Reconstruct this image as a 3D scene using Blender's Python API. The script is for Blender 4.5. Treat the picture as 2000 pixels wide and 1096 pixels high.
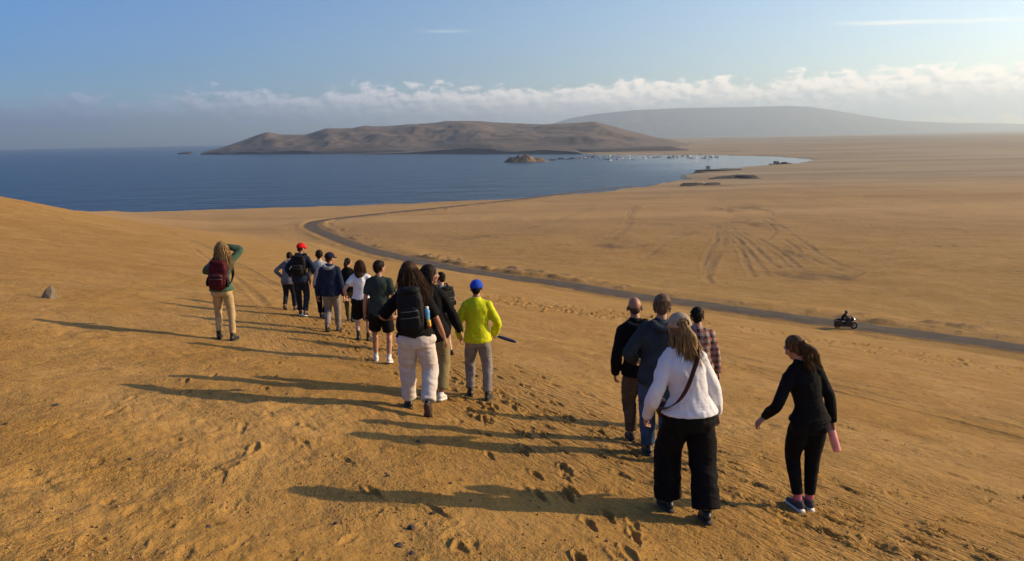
import bpy, bmesh, math, random
import numpy as np
from mathutils import Vector, Matrix, Quaternion
import mathutils

random.seed(7); rng = np.random.default_rng(7)
R = math.radians
scene = bpy.context.scene
for o in list(bpy.data.objects): bpy.data.objects.remove(o)
COL = scene.collection

# ------------------------------------------------------------------ camera
SEA = 0.0
CAM_H = 42.0
FPX = 1450.0; PITCH = R(10.85); ROLL = R(1.06)
cam_d = bpy.data.cameras.new('camera'); cam = bpy.data.objects.new('camera', cam_d); COL.objects.link(cam)
cam_d.sensor_width = 36; cam_d.lens = 36*FPX/2000; cam_d.clip_start = .1; cam_d.clip_end = 90000
cam.matrix_world = Matrix.Translation((0,0,CAM_H)) @ Matrix.Rotation(R(90)-PITCH,4,'X') @ Matrix.Rotation(-ROLL,4,'Z')
scene.camera = cam

# ------------------------------------------------------------------ light
SUN_AZ, SUN_EL = 80.0, 21.0
sd = bpy.data.lights.new('sun','SUN'); sun = bpy.data.objects.new('sun', sd); COL.objects.link(sun)
sd.energy = 5.0; sd.angle = R(.55); sd.color = (1,.74,.44)
sv = Vector((math.sin(R(SUN_AZ))*math.cos(R(SUN_EL)), math.cos(R(SUN_AZ))*math.cos(R(SUN_EL)), math.sin(R(SUN_EL))))
sun.rotation_euler = sv.to_track_quat('Z','Y').to_euler(); sun.location = (60,10,80)
scene.view_settings.view_transform = 'Standard'; scene.view_settings.look = 'None'
scene.view_settings.exposure = 0.25; scene.view_settings.gamma = 1.0
scene.view_settings.use_curve_mapping = False

class NT:
    """small helper for node trees"""
    def __init__(s, tree): s.t = tree; s.n = tree.nodes; s.l = tree.links
    def new(s, typ, **kw):
        n = s.n.new(typ)
        for k, v in kw.items(): setattr(n, k, v)
        return n
    def put(s, sock, v):
        if v is None: return
        if hasattr(v, 'is_output'): s.l.new(v, sock)
        else:
            if isinstance(v, (tuple, list)) and len(v) == 3 and sock.type == 'RGBA': v = (*v, 1)
            sock.default_value = v
    def math(s, op, a, b=None, c=None, clamp=False):
        n = s.new('ShaderNodeMath', operation=op, use_clamp=clamp)
        s.put(n.inputs[0], a)
        if b is not None: s.put(n.inputs[1], b)
        if c is not None: s.put(n.inputs[2], c)
        return n.outputs[0]
    def vmath(s, op, a, b=None):
        n = s.new('ShaderNodeVectorMath', operation=op)
        s.put(n.inputs[0], a)
        if b is not None: s.put(n.inputs[1], b)
        return n.outputs[0]
    def noise(s, vec, scale, detail=4, rough=.55, dist=0.0):
        n = s.new('ShaderNodeTexNoise'); s.put(n.inputs['Vector'], vec)
        n.inputs['Scale'].default_value = scale; n.inputs['Detail'].default_value = detail
        n.inputs['Roughness'].default_value = rough; n.inputs['Distortion'].default_value = dist
        return n.outputs['Fac']
    def ramp(s, v, a, b, lo=0.0, hi=1.0, smooth=True):
        n = s.new('ShaderNodeMapRange'); n.interpolation_type = 'SMOOTHSTEP' if smooth else 'LINEAR'
        s.put(n.inputs['Value'], v); n.inputs['From Min'].default_value = a; n.inputs['From Max'].default_value = b
        n.inputs['To Min'].default_value = lo; n.inputs['To Max'].default_value = hi
        return n.outputs['Result']
    def mix(s, f, a, b, typ='MIX'):
        n = s.new('ShaderNodeMix', data_type='RGBA', blend_type=typ); n.clamp_factor = True
        s.put(n.inputs[0], f); s.put(n.inputs[6], a); s.put(n.inputs[7], b)
        return n.outputs[2]
    def scaled(s, vec, sc):
        return s.vmath('MULTIPLY', vec, sc)
    def bump(s, h, strength, dist, normal=None):
        n = s.new('ShaderNodeBump'); n.inputs['Strength'].default_value = strength; n.inputs['Distance'].default_value = dist
        s.put(n.inputs['Height'], h)
        if normal is not None: s.put(n.inputs['Normal'], normal)
        return n.outputs['Normal']

# ------------------------------------------------------------------ sky with the cloud bank over the coast
SKY = .097
w = bpy.data.worlds.new('World'); scene.world = w; w.use_nodes = True
T = NT(w.node_tree); T.n.clear()
sky = T.new('ShaderNodeTexSky', sky_type='NISHITA', sun_disc=False)
sky.sun_elevation = R(SUN_EL); sky.sun_rotation = R(SUN_AZ); sky.altitude = 0; sky.air_density = 1.0; sky.dust_density = .8; sky.ozone_density = 1.2
tc = T.new('ShaderNodeTexCoord').outputs['Generated']
sp = T.new('ShaderNodeSeparateXYZ'); T.put(sp.inputs[0], tc)
el = sp.outputs['Z']                                        # sine of elevation
def cloud_density(off):
    v = T.vmath('ADD', T.scaled(tc, (1,1,1.9)), off)
    big = T.noise(v, 11, 2, .5); fine = T.noise(v, 46, 7, .62, .15)
    n = T.math('ADD', T.math('MULTIPLY', big, .45), T.math('MULTIPLY', fine, .55))
    v0 = T.vmath('ADD', tc, off)
    s2 = T.new('ShaderNodeSeparateXYZ'); T.put(s2.inputs[0], v0)
    up = T.ramp(s2.outputs['Z'], .084, .044)
    dn = T.ramp(s2.outputs['Z'], .000, .030)
    prof = T.math('MULTIPLY', up, dn)
    right = T.math('ADD', T.ramp(sp.outputs['X'], -.58, .0, -.03, .18), T.ramp(sp.outputs['X'], .1, .5, 0, .12))
    return T.math('ADD', T.math('ADD', T.math('MULTIPLY', T.math('SUBTRACT', n, .5), 2.3), T.math('MULTIPLY', prof, .62)), T.math('ADD', T.math('SUBTRACT', right, .40), T.ramp(s2.outputs['Z'], .074, .098, 0, -.9)))
d0 = cloud_density((0,0,0)); d1 = cloud_density((.006,.0,.008))
mask = T.math('MULTIPLY', T.ramp(d0, .0, .22), .95)
rim = T.ramp(T.math('SUBTRACT', d0, d1), -.20, .30)         # side of each puff turned to the sun
hgt = T.ramp(el, .020, .062)
lit = T.math('MULTIPLY', T.math('ADD', T.math('MULTIPLY', rim, .95), .12), T.math('ADD', T.math('MULTIPLY', hgt, .65), .35))
warm = T.ramp(sp.outputs['X'], -.62, .25)
ctop = T.mix(warm, (3.6,4.7,6.8), (13.0,11.7,10.2)); cbase = T.mix(warm, (2.4,3.3,5.0), (6.5,6.8,6.9))
ccol = T.mix(lit, cbase, ctop)
# thin high streaks
sv1 = T.noise(T.scaled(tc, (3,3,60)), 1.5, 4, .6)
def streak_band(base_el, slope, half, x0, x1, x2, x3):
    c_ = T.math('SUBTRACT', T.math('ADD', el, T.math('MULTIPLY', sp.outputs['X'], slope)), base_el)
    return T.math('MULTIPLY', T.math('MULTIPLY', T.ramp(T.math('ABSOLUTE', c_), half, .0003), T.ramp(sp.outputs['X'], x0, x1)), T.ramp(sp.outputs['X'], x3, x2))
band1 = T.math('MAXIMUM', streak_band(.1495, .063, .0042, .36, .47, .7, .9), T.math('MULTIPLY', streak_band(.1355, 0, .0036, -.125, -.08, -.075, -.03), .3))
streak = T.math('MULTIPLY', band1, T.ramp(sv1, .30, .62, .25, .8))
sund = T.new('ShaderNodeVectorMath', operation='DOT_PRODUCT'); T.put(sund.inputs[0], tc); sund.inputs[1].default_value = tuple(sv)
aur = T.ramp(sund.outputs['Value'], -.75, .85)               # the hazy brightening of the sky round the sun
tint = T.mix(aur, (.25,.63,1.28), (1.42,1.42,1.48))
lowb = T.ramp(el, .10, .0)
tint = T.mix(T.math('MULTIPLY', lowb, .8), tint, T.mix(aur, (.70,1.12,1.95), (1.60,1.60,1.66)))
skyc = T.mix(1.0, sky.outputs[0], tint, 'MULTIPLY')
base = T.mix(streak, skyc, (11.5,10.8,9.2))
fin = T.mix(mask, base, ccol)
bg = T.new('ShaderNodeBackground'); T.put(bg.inputs['Color'], fin); bg.inputs['Strength'].default_value = SKY
wo = T.new('ShaderNodeOutputWorld'); T.l.new(bg.outputs[0], wo.inputs['Surface'])

# ------------------------------------------------------------------ numeric noise
def _hash(ix, iy, iz, seed):
    h = (ix*374761393 + iy*668265263 + iz*2147483647 + seed*974634777) & 0xffffffff
    h = ((h ^ (h >> 13))*1274126177) & 0xffffffff
    h = ((h ^ (h >> 16))*2246822519) & 0xffffffff
    return ((h ^ (h >> 15)) & 0xffffff)/float(0xffffff)*2-1
def vnoise(x, y, z=None, seed=0):
    x = np.asarray(x, float); y = np.asarray(y, float)
    ix = np.floor(x).astype(np.int64); iy = np.floor(y).astype(np.int64)
    fx = x-ix; fy = y-iy; ux = fx*fx*(3-2*fx); uy = fy*fy*(3-2*fy)
    def layer(iz):
        a = _hash(ix,iy,iz,seed); b = _hash(ix+1,iy,iz,seed); c = _hash(ix,iy+1,iz,seed); d = _hash(ix+1,iy+1,iz,seed)
        return (a*(1-ux)+b*ux)*(1-uy)+(c*(1-ux)+d*ux)*uy
    if z is None: return layer(np.int64(0))
    z = np.asarray(z, float); iz = np.floor(z).astype(np.int64); fz = z-iz; uz = fz*fz*(3-2*fz)
    return layer(iz)*(1-uz)+layer(iz+1)*uz
def fbm(x, y, octs=4, seed=0, gain=.5, z=None):
    s = 0; a = 1; tot = 0
    for i in range(octs):
        s = s + a*vnoise(x*2**i+17.3*i, y*2**i-9.1*i, None if z is None else z*2**i, seed+i); tot += a; a *= gain
    return s/tot
def sstep(v, a, b):
    t = np.clip((v-a)/(b-a), 0, 1); return t*t*(3-2*t)

# ------------------------------------------------------------------ the lie of the land (metres; x right, y ahead, z up, sea at 0)
def drop_base(x, y):
    P = 1.95+.15*x+.165*y
    P = P - 2.1*np.exp(-(((x+62)/21)**2+((y-66)/34)**2))          # dune crest on the left
    P = np.where(y < 0, 1.95+.15*x+.04*y, P)
    V = np.minimum(13+.038*np.maximum(y,0)-.004*x*np.exp(-((x-60)/160)**2), 41.1)
    k = 3.0
    h = np.clip(.5+.5*(V-P)/k, 0, 1)
    return V*(1-h)+P*h-k*h*(1-h)
def ray(px, py):
    x = (px-1000)/FPX; y = -(py-548)/FPX
    c, s = math.cos(-ROLL), math.sin(-ROLL)
    x, y = c*x-s*y, s*x+c*y
    return np.array([x, math.cos(PITCH)+y*math.sin(PITCH), -math.sin(PITCH)+y*math.cos(PITCH)])
_ts = np.exp(np.linspace(np.log(2.), np.log(9000.), 9000))
def ground_at(px, py):
    """where the line of sight through a photo point meets the land"""
    d = ray(px, py)
    g = -_ts*d[2]-drop_base(_ts*d[0], _ts*d[1])
    if not (g > 0).any():
        t = CAM_H/max(-d[2],1e-4); return float(t*d[0]), float(t*d[1])
    i = int(np.argmax(g > 0)); t = _ts[i]
    if i > 0: t = _ts[i-1]+(_ts[i]-_ts[i-1])*(-g[i-1])/(g[i]-g[i-1])
    return float(t*d[0]), float(t*d[1])
def sea_at(px, py, z=0.0):
    d = ray(px, py); t = (CAM_H-z)/-d[2]
    return float(t*d[0]), float(t*d[1])
def smooth_line(pts, n=12):
    pts = [np.array(p, float) for p in pts]
    P = [2*pts[0]-pts[1]]+pts+[2*pts[-1]-pts[-2]]
    out = []
    for i in range(1, len(P)-2):
        for k in range(n):
            t = k/n
            out.append(.5*((2*P[i])+(P[i+1]-P[i-1])*t+(2*P[i-1]-5*P[i]+4*P[i+1]-P[i+2])*t*t+(3*P[i]-P[i-1]-3*P[i+1]+P[i+2])*t**3))
    out.append(P[-2]); return np.array(out)
def line_dist(x, y, L):
    """distance to a polyline, index parameter of the nearest point and the side"""
    best = np.full(x.shape, 1e9); par = np.zeros(x.shape); side = np.zeros(x.shape)
    for i in range(len(L)-1):
        ax, ay = L[i][:2]; bx, by = L[i+1][:2]; dx, dy = bx-ax, by-ay
        l2 = dx*dx+dy*dy+1e-12
        t = np.clip(((x-ax)*dx+(y-ay)*dy)/l2, 0, 1)
        d = np.hypot(x-ax-t*dx, y-ay-t*dy); m = d < best
        best = np.where(m, d, best); par = np.where(m, i+t, par)
        side = np.where(m, np.sign(dx*(y-ay)-dy*(x-ax)), side)
    return best, par, side

# coast: along the cliff, round the bay, past the hill and far away
coast = [(-900,-900),(-420,-260),(-200,20),(-110,66)]
coast += [ground_at(*p) for p in ((215,410),(300,410.5),(400,409),(500,406),(600,403),(800,396.5),(1000,388),(1150,376),(1250,366))]
coast += [sea_at(*p) for p in ((1340,352),(1330,343),(1375,336),(1400,333),(1440,328),(1500,322.5),(1560,319),(1588,313.5),(1560,309),(1500,305.5),(1380,303.5),(1300,303),(1170,303),(1130,301),(1000,300))]
coast += [(-200,2650),(-700,2800),(-1150,3060),(-1300,3400),(-900,3900),(0,6000),(3000,12000),(20000,30000),(40000,10000),(40000,-40000),(-900,-40000)]
coast = np.array(coast)
def coast_dist(x, y):
    """signed: positive on land"""
    d, _, _ = line_dist(x, y, np.vstack([coast, coast[:1]]))
    ins = np.zeros(x.shape, bool)
    n = len(coast)
    for i in range(n):
        x1, y1 = coast[i]; x2, y2 = coast[(i+1) % n]
        if y1 == y2: continue
        c = ((y1 > y) != (y2 > y)) & (x < (x2-x1)*(y-y1)/(y2-y1)+x1)
        ins ^= c
    return np.where(ins, d, -d)

# road centre line
road_px = [(2400,745),(2200,718),(2000,682),(1850,661),(1700,641),(1500,614),(1380,597),(1240,578),(1080,553),(980,540),(900,527),(800,507),(740,493),(690,478),(650,463),(622,451),(608,442),(616,434),(650,428),(720,420),(800,412),(900,402),(1000,391),(1090,380),(1160,371),(1240,363.5)]
road = smooth_line([ground_at(*p) for p in road_px], 10)
road_w = np.interp(np.arange(len(road)), [0, 70, 130, 180, len(road)], [2.6, 2.7, 3.3, 4.0, 5.0])
road_z = -drop_base(road[:,0], road[:,1])
kz = np.ones(9)/9; road_z = np.convolve(np.pad(road_z,4,mode='edge'), kz, 'valid')

# tracks on the sand: (points in the photograph, width m, depth m, tint for groove shade and compaction)
tracks = []
def tr(pts, wd, dp, tint):
    L = smooth_line([ground_at(*p) for p in pts], 6); tracks.append((L, max(wd, .0022*float(np.hypot(L[:,0],L[:,1]).mean())) if wd > .25 else wd, dp, tint))
for off in (0, 12):
    tr([(1330,672+off),(1450,700+off),(1600,733+off),(1750,766+off*1.2),(1900,800+off*1.3),(2050,832+off*1.5)], .16, .08, 1.0)
tr([(1420,715),(1600,755),(1800,805),(2020,862)], .09, .05, .7)
for off in (0, 7):
    tr([(335-off*.3,458+off*.4),(400,483+off*.5),(470,517+off*.6),(540,556+off*.8),(600,588+off)], .11, .04, .6)
tr([(520,600),(480,560),(430,520),(380,490)], .12, .03, .2)
# fan of vehicle tracks on the plain
for a in ([(1390,402),(1430,415),(1460,428),(1420,440),(1370,455)],[(1470,402),(1505,412),(1508,418)],[(1445,420),(1425,440),(1440,455),(1480,470),(1530,495),(1560,520)],
          [(1400,445),(1398,470),(1384,500),(1376,530),(1385,560)],[(1410,450),(1412,475),(1392,505),(1384,540)],[(1402,470),(1385,485),(1372,515)],
          [(1420,455),(1450,480),(1480,510),(1500,540)],[(1430,455),(1475,485),(1520,520)],[(1500,425),(1520,440),(1560,470),(1620,505),(1685,535)],
          [(1490,430),(1515,452),(1500,470)],[(1685,535),(1800,540),(1940,548),(2100,556)],[(1160,402),(1130,418),(1060,440),(1000,455)],
          [(1240,402),(1225,420),(1230,435),(1215,455),(1195,470)],[(1245,400),(1235,415),(1222,440)],[(1200,465),(1150,476),(1060,484),(990,488)],
          [(1350,460),(1310,472),(1260,500)],[(1685,535),(1650,550),(1590,558),(1530,552)],[(1530,470),(1580,500),(1640,530)],[(1380,410),(1450,404),(1510,410)],
          [(1440,470),(1452,500),(1470,540)],[(1412,432),(1440,432),(1470,425)],[(1330,463),(1370,452),(1400,440)]):
    tr(a, .33, .075, .85)
    if rng.random() < .6: tr([(p[0]+6, p[1]+.8) for p in a], .3, .05, .6)
    if rng.random() < .5: tr([(p[0]-8+rng.normal(0,4), p[1]-.6+rng.normal(0,1)) for p in a], .3, .04, .45)
patches = [(1580,540,75,17),(1425,408,38,6),(1480,440,45,12),(1390,362,55,2.5),(1540,492,30,10),(1210,480,60,6),(1455,405,50,5),(940,468,70,4),(1850,341,190,1.3),(1650,331,90,1.2),(1400,273,130,.8),(1490,287,60,1.2),(1415,297,70,1.2),(1720,268,200,.8),(1640,545,40,8),(1830,482,60,2),(1290,440,40,3),(1700,300,150,1.2)]

def near_mask(x, y, L, pad):
    return (x > L[:,0].min()-pad)&(x < L[:,0].max()+pad)&(y > L[:,1].min()-pad)&(y < L[:,1].max()+pad)

def land(x, y, full=True):
    """height of the land with all it carries; returns z and the masks for its material"""
    r = np.hypot(x, y)
    z = CAM_H-drop_base(x, y)
    far = sstep(r, 12, 90)
    z = z + far*(.7*fbm(x/34, y/34, 3, 3) + .16*fbm(x/7, y/7, 3, 5)) * (1-sstep(r, 500, 900)*.75)
    z = z + sstep(r,1200,2500)*sstep(y,1200,2600)*np.maximum(0, 5+12*fbm(x/900, y/500, 3, 8))
    z = z + .05*fbm(x/2.4, y/2.4, 3, 11)*(1-.3*far)
    track = np.zeros(x.shape); grav = np.zeros(x.shape)
    # road bed, banks and windrows
    m = near_mask(x, y, road, 20)
    if m.any():
        xm, ym = x[m], y[m]
        d, p, s = line_dist(xm, ym, road)
        i = np.clip(p.astype(int), 0, len(road_z)-2); rz = CAM_H+road_z[i]+(road_z[i+1]-road_z[i])*(p-i)
        ROAD_W = np.interp(p, np.arange(len(road)), road_w)
        b = 1-sstep(d, ROAD_W*.5+1.2, ROAD_W*.5+7)
        zz = z[m]*(1-b)+(rz-.07*(1-sstep(d, ROAD_W*.5-.5, ROAD_W*.5-.1)))*b
        w1 = np.exp(-((d-ROAD_W*.5-1.1)/.75)**2)
        nn = fbm(xm/1.6, ym/1.6, 3, 21); n2 = fbm(xm/14, ym/14, 2, 23)
        zz += w1*np.maximum(0, .14+.4*nn+.4*n2)*(.4+.6*(s < 0))
        w2 = np.exp(-((d-ROAD_W*.5-3.4)/.9)**2)*(s < 0)
        lump = np.maximum(0, nn*1.3+n2*.6-.02)*w2; zz += lump*.45
        z[m] = zz
        track[m] += np.clip((.55*np.exp(-((d-ROAD_W*.5-1.0)/1.3)**2)*(.6+nn)+lump*3.0)*(s < 0), 0, 1)  # shade of the far bank painted in; windrow lumps tinted dark too
    for L, wd, dp, tint in tracks:
        m = near_mask(x, y, L, 4*wd)
        if not m.any(): continue
        xm, ym = x[m], y[m]; d, p, s = line_dist(xm, ym, L)
        brk = .55+.6*fbm(xm/3, ym/3, 2, 31)
        q = np.exp(-(d/wd)**2); rim = np.exp(-((d-1.7*wd)/(.6*wd))**2)
        z[m] += (-dp*q+.6*dp*rim)*np.clip(brk,0,1.2)
        track[m] = np.maximum(track[m], tint*np.exp(-(d/(1.15*wd))**2)*np.clip(brk,0,1))  # groove shade painted together with the darker compacted sand
    for (px, py, wx, wy) in patches:
        cx, cy = ground_at(px, py); ex = abs(ground_at(px+wx, py)[0]-cx); ey = abs(ground_at(px, py-wy)[1]-cy)
        q = ((x-cx)/ex)**2+((y-cy)/ey)**2
        m = q < 2.5
        if m.any():
            nn = fbm(x[m]/(ex*.3), y[m]/(ex*.3), 4, 41)
            n3 = fbm(x[m]/1.5, y[m]/4, 3, 45); grav[m] = np.maximum(grav[m], np.clip(1-q[m]+.9*nn, 0, 1)*np.clip(.6+2.0*n3, .05, 1))
    # coast
    c = coast_dist(x, y)
    wob = np.clip(r/400, .3, 2.2)*5*fbm(x/22, y/22, 4, 51)
    cs = c+wob-2
    zc = np.minimum(z, z+1.15*np.minimum(cs, 0)+np.minimum(cs,0)*.35*fbm(x/5,y/5,3,53))
    low = sstep(z, 9, 2.5)
    beach = np.minimum(z, .25+.03*np.maximum(cs,-60))
    z2 = np.where(cs < 0, np.maximum(zc, -4), z)
    z2 = np.where((z < 6)&(cs < 40), np.minimum(z2, np.maximum(beach,-4)), z2)
    z2 = np.where(cs < -60, -4, z2)
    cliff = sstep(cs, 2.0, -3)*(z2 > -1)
    return z2, track, grav, cliff

# ------------------------------------------------------------------ mesh helpers
def mesh_np(name, verts, quads=None, tris=None, smooth=True):
    me = bpy.data.meshes.new(name)
    verts = np.asarray(verts, np.float32)
    me.vertices.add(len(verts)); me.vertices.foreach_set('co', verts.ravel())
    loops = []; starts = []; n = 0
    if quads is not None and len(quads):
        q = np.asarray(quads, np.int32); loops.append(q.ravel()); starts.append(np.arange(len(q))*4+n); n += q.size
    if tris is not None and len(tris):
        t = np.asarray(tris, np.int32); loops.append(t.ravel()); starts.append(np.arange(len(t))*3+n); n += t.size
    loops = np.concatenate(loops); starts = np.concatenate(starts).astype(np.int32)
    me.loops.add(len(loops)); me.loops.foreach_set('vertex_index', loops.astype(np.int32))
    me.polygons.add(len(starts)); me.polygons.foreach_set('loop_start', starts)
    me.update(calc_edges=True); me.validate()
    if smooth: me.polygons.foreach_set('use_smooth', np.ones(len(me.polygons), bool))
    return me
def link(name, me, mat=None, parent=None, **props):
    o = bpy.data.objects.new(name, me); COL.objects.link(o)
    if mat is not None and me is not None:
        if isinstance(mat, (list, tuple)):
            for m_ in mat: me.materials.append(m_)
        elif len(me.materials) == 0: me.materials.append(mat)
    if parent is not None: o.parent = parent
    for k, v in props.items(): o[k] = v
    return o
def grid_quads(nr, nc, wrap=False):
    i = np.arange(nr-1)[:,None]; j = np.arange(nc if wrap else nc-1)[None,:]
    j2 = (j+1) % nc
    a = i*nc+j; b = i*nc+j2; c = (i+1)*nc+j2; d = (i+1)*nc+j
    return np.stack([np.broadcast_to(q,(nr-1,j.shape[1])).ravel() for q in (a,d,c,b)], 1)
def material(name):
    m = bpy.data.materials.new(name); m.use_nodes = True
    t = NT(m.node_tree); b = t.n.get('Principled BSDF')
    return m, t, b

# ------------------------------------------------------------------ ground material
def sand_material():
    m, t, b = material('sand')
    pos = t.new('ShaderNodeNewGeometry').outputs['Position']
    at = lambda n: t.new('ShaderNodeAttribute', attribute_name=n).outputs['Fac']
    big = t.noise(t.scaled(pos,(.012,.02,.02)), 1, 4, .55)
    mid = t.noise(pos, .35, 5, .6)
    fine = t.noise(pos, 6, 5, .65)
    grit = t.noise(pos, 48, 4, .75)
    c = t.mix(t.ramp(big,.3,.7), (.312,.166,.036), (.348,.198,.052))
    c = t.mix(t.ramp(mid,.38,.66,0,.75), c, (.39,.235,.078))
    c = t.mix(t.ramp(fine,.5,.75,0,.6), c, (.165,.08,.021))
    c = t.mix(t.ramp(grit,.54,.70,0,.50), c, (.50,.345,.175))
    c = t.mix(t.ramp(grit,.45,.30,0,.65), c, (.13,.07,.03))
    # paler, greyer sand out on the coastal plain, with long bands
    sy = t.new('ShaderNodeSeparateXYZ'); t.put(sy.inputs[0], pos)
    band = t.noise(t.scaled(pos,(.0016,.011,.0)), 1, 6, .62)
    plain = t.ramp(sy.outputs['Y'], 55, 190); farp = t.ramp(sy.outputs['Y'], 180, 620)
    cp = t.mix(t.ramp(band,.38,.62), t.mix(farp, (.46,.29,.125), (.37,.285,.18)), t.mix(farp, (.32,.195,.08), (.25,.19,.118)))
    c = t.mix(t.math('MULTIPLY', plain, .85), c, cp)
    c = t.mix(t.math('MULTIPLY', at('track'), .75), c, (.20,.135,.075))  # puts rut and far bank shade into the sand colour, with compaction
    c = t.mix(t.math('MULTIPLY', at('grav'), .8), c, (.14,.09,.045))
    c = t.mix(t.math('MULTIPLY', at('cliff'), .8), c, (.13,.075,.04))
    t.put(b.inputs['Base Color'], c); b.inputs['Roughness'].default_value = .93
    b.inputs['Specular IOR Level'].default_value = .15
    h = t.math('ADD', t.math('MULTIPLY', fine, .048), t.math('MULTIPLY', grit, .010))
    h = t.math('ADD', h, t.math('MULTIPLY', t.noise(t.scaled(pos,(1.4,.7,1)), 20, 4, .7), .030))
    h = t.math('MULTIPLY', h, t.ramp(t.noise(pos, .8, 3, .6), .36, .62, .35, 1.2))
    # scuffs drawn out along the walked line
    q = t.new('ShaderNodeVectorRotate', rotation_type='Z_AXIS'); t.put(q.inputs['Vector'], pos); q.inputs['Angle'].default_value = math.atan2(.87,.48)
    sc = t.noise(t.scaled(q.outputs[0],(2.6,15,6)), 1, 4, .62, .3)
    h = t.math('ADD', h, t.math('MULTIPLY', t.math('MULTIPLY', t.math('MULTIPLY', t.ramp(sc,.35,.62), t.ramp(mid,.35,.6)), at('scuff')), .055))
    t.put(b.inputs['Normal'], t.bump(h, 1.0, 1.0))
    return m
SAND = sand_material()

# ------------------------------------------------------------------ ground sheet
rs = []
r = 1.2
while r < 21000:
    rs.append(r)
    st = .03 if r < 3.2 else .0042 if r < 18 else .0075 if r < 170 else .006 if r < 600 else .012 if r < 1500 else .035
    r *= 1+st
rs = np.array(rs)
az = np.concatenate([np.linspace(-40,40,800), np.linspace(40,320,72)[1:-1]])
A = np.radians(az)
NR, NC = len(rs), len(az)
GX = (rs[:,None]*np.sin(A)[None,:]); GY = (rs[:,None]*np.cos(A)[None,:])
gz, gtrack_shade, ggrav, gcliff = land(GX.ravel(), GY.ravel())
GZ = gz.reshape(NR,NC)
# small lumps of the trodden sand close by
nearw = 1-sstep(rs, 16, 40)[:,None]
n_ = (rs < 45).sum()
GZ[:n_] += nearw[:n_]*(.017*fbm(GX[:n_]/.17, GY[:n_]/.26, 4, 61, .6)+.016*fbm(GX[:n_]/.6, GY[:n_]/.8, 2, 65))*(.55+.9*np.clip(.5+1.4*fbm(GX[:n_]/2.6,GY[:n_]/3.4,3,67),0,1.3))
# wind streaks lying across the slope
# footprints: pressed into the sheet with a raised rim
az0, daz = R(-40), R(80)/799
def stamp(x, y, ang, L=.14, W=.036, depth=.034, rim=.012):
    r0 = math.hypot(x, y); a0 = math.atan2(x, y)
    if r0 < 2 or r0 > 40 or abs(a0) > R(39): return
    ext = .34
    i0, i1 = np.searchsorted(rs, (r0-ext, r0+ext)); da = ext/r0
    j0 = max(0, int((a0-da-az0)/daz)); j1 = min(800, int((a0+da-az0)/daz)+2)
    X = GX[i0:i1,j0:j1]-x; Y = GY[i0:i1,j0:j1]-y
    u = X*math.sin(ang)+Y*math.cos(ang); v = X*math.cos(ang)-Y*math.sin(ang)
    n1 = fbm(X/.09+x*7, Y/.09+y*7, 2, 91)
    wv = W*(1-.28*np.clip(-u/L,-.2,1)-.30*np.exp(-((u+.15*L)/(.35*L))**2))
    q = np.sqrt((u/L)**2+(v/wv)**2)*(1+.35*n1)
    GZ[i0:i1,j0:j1] += -depth*np.exp(-(q/1.0)**5)*(1+.5*n1+.35*u/L) + rim*np.exp(-((q-1.5)/.32)**2)*(.6+.9*n1+.5*np.tanh(u/L))
def walk(pts, step=.66, jitter=.05, spread=.0, depth=.028):
    L = smooth_line([ground_at(*p) for p in pts], 8)
    seg = np.hypot(*np.diff(L[:,:2],axis=0).T); cum = np.concatenate([[0],np.cumsum(seg)])
    s = rng.random()*step; k = 0
    while s < cum[-1]:
        i = min(np.searchsorted(cum, s)-1, len(L)-2); i = max(i,0); f = (s-cum[i])/max(seg[i],1e-6)
        p = L[i]+(L[i+1]-L[i])*f; d = (L[i+1]-L[i]); ang = math.atan2(d[0], d[1])
        side = (.1 if k % 2 else -.1)
        x = p[0]+math.cos(ang)*side+rng.normal(0,jitter); y = p[1]-math.sin(ang)*side+rng.normal(0,jitter)
        stamp(x, y, ang+rng.normal(0,.14), depth=depth*rng.uniform(.5,1.25), rim=.016*rng.uniform(.5,1.3))
        s += step*rng.uniform(.85,1.15); k += 1
main = [(2050,1180),(1800,1060),(1560,985),(1330,905),(1130,830),(980,765),(860,715),(760,680),(690,650),(630,620)]
for i in range(12):
    ox = rng.normal(0, 60); oy = rng.normal(0, 22)
    walk([(p[0]+ox*(1-.07*k)+rng.normal(0,8), p[1]+oy*(1-.07*k)+rng.normal(0,4)) for k, p in enumerate(main)], step=rng.uniform(.58,.75))
for i in range(4):
    ox = rng.normal(0,40)
    walk([(1250+ox,1150+i*8),(1120+ox,1000),(1020+ox,900),(930+ox*.6,815),(860+ox*.4,745)])
walk([(1000,1150),(900,1040),(760,960),(640,890),(560,810)], depth=.014); walk([(300,1110),(420,980),(480,860),(520,780),(560,700)], depth=.010)
walk([(1995,905),(1880,880),(1700,850),(1560,800),(1440,760)]); walk([(2030,1000),(1850,930),(1650,870),(1500,820)])
walk([(1990,960),(1930,1000),(1820,980),(1700,960),(1600,930)]); walk([(1700,1110),(1600,1030),(1440,960),(1300,930)])
walk([(60,850),(150,830),(250,800),(350,760),(460,690)], depth=.012); walk([(20,935),(60,930),(200,925),(330,915),(420,905)], step=.12, depth=.008)
for i in range(110):
    px, py = rng.uniform(-20,2020), rng.uniform(640,1110)
    x, y = ground_at(px, py); stamp(x, y, rng.normal(.2,.6), depth=.010*rng.uniform(.3,1.4), L=rng.uniform(.04,.12), W=rng.uniform(.025,.045), rim=.006)
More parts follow.
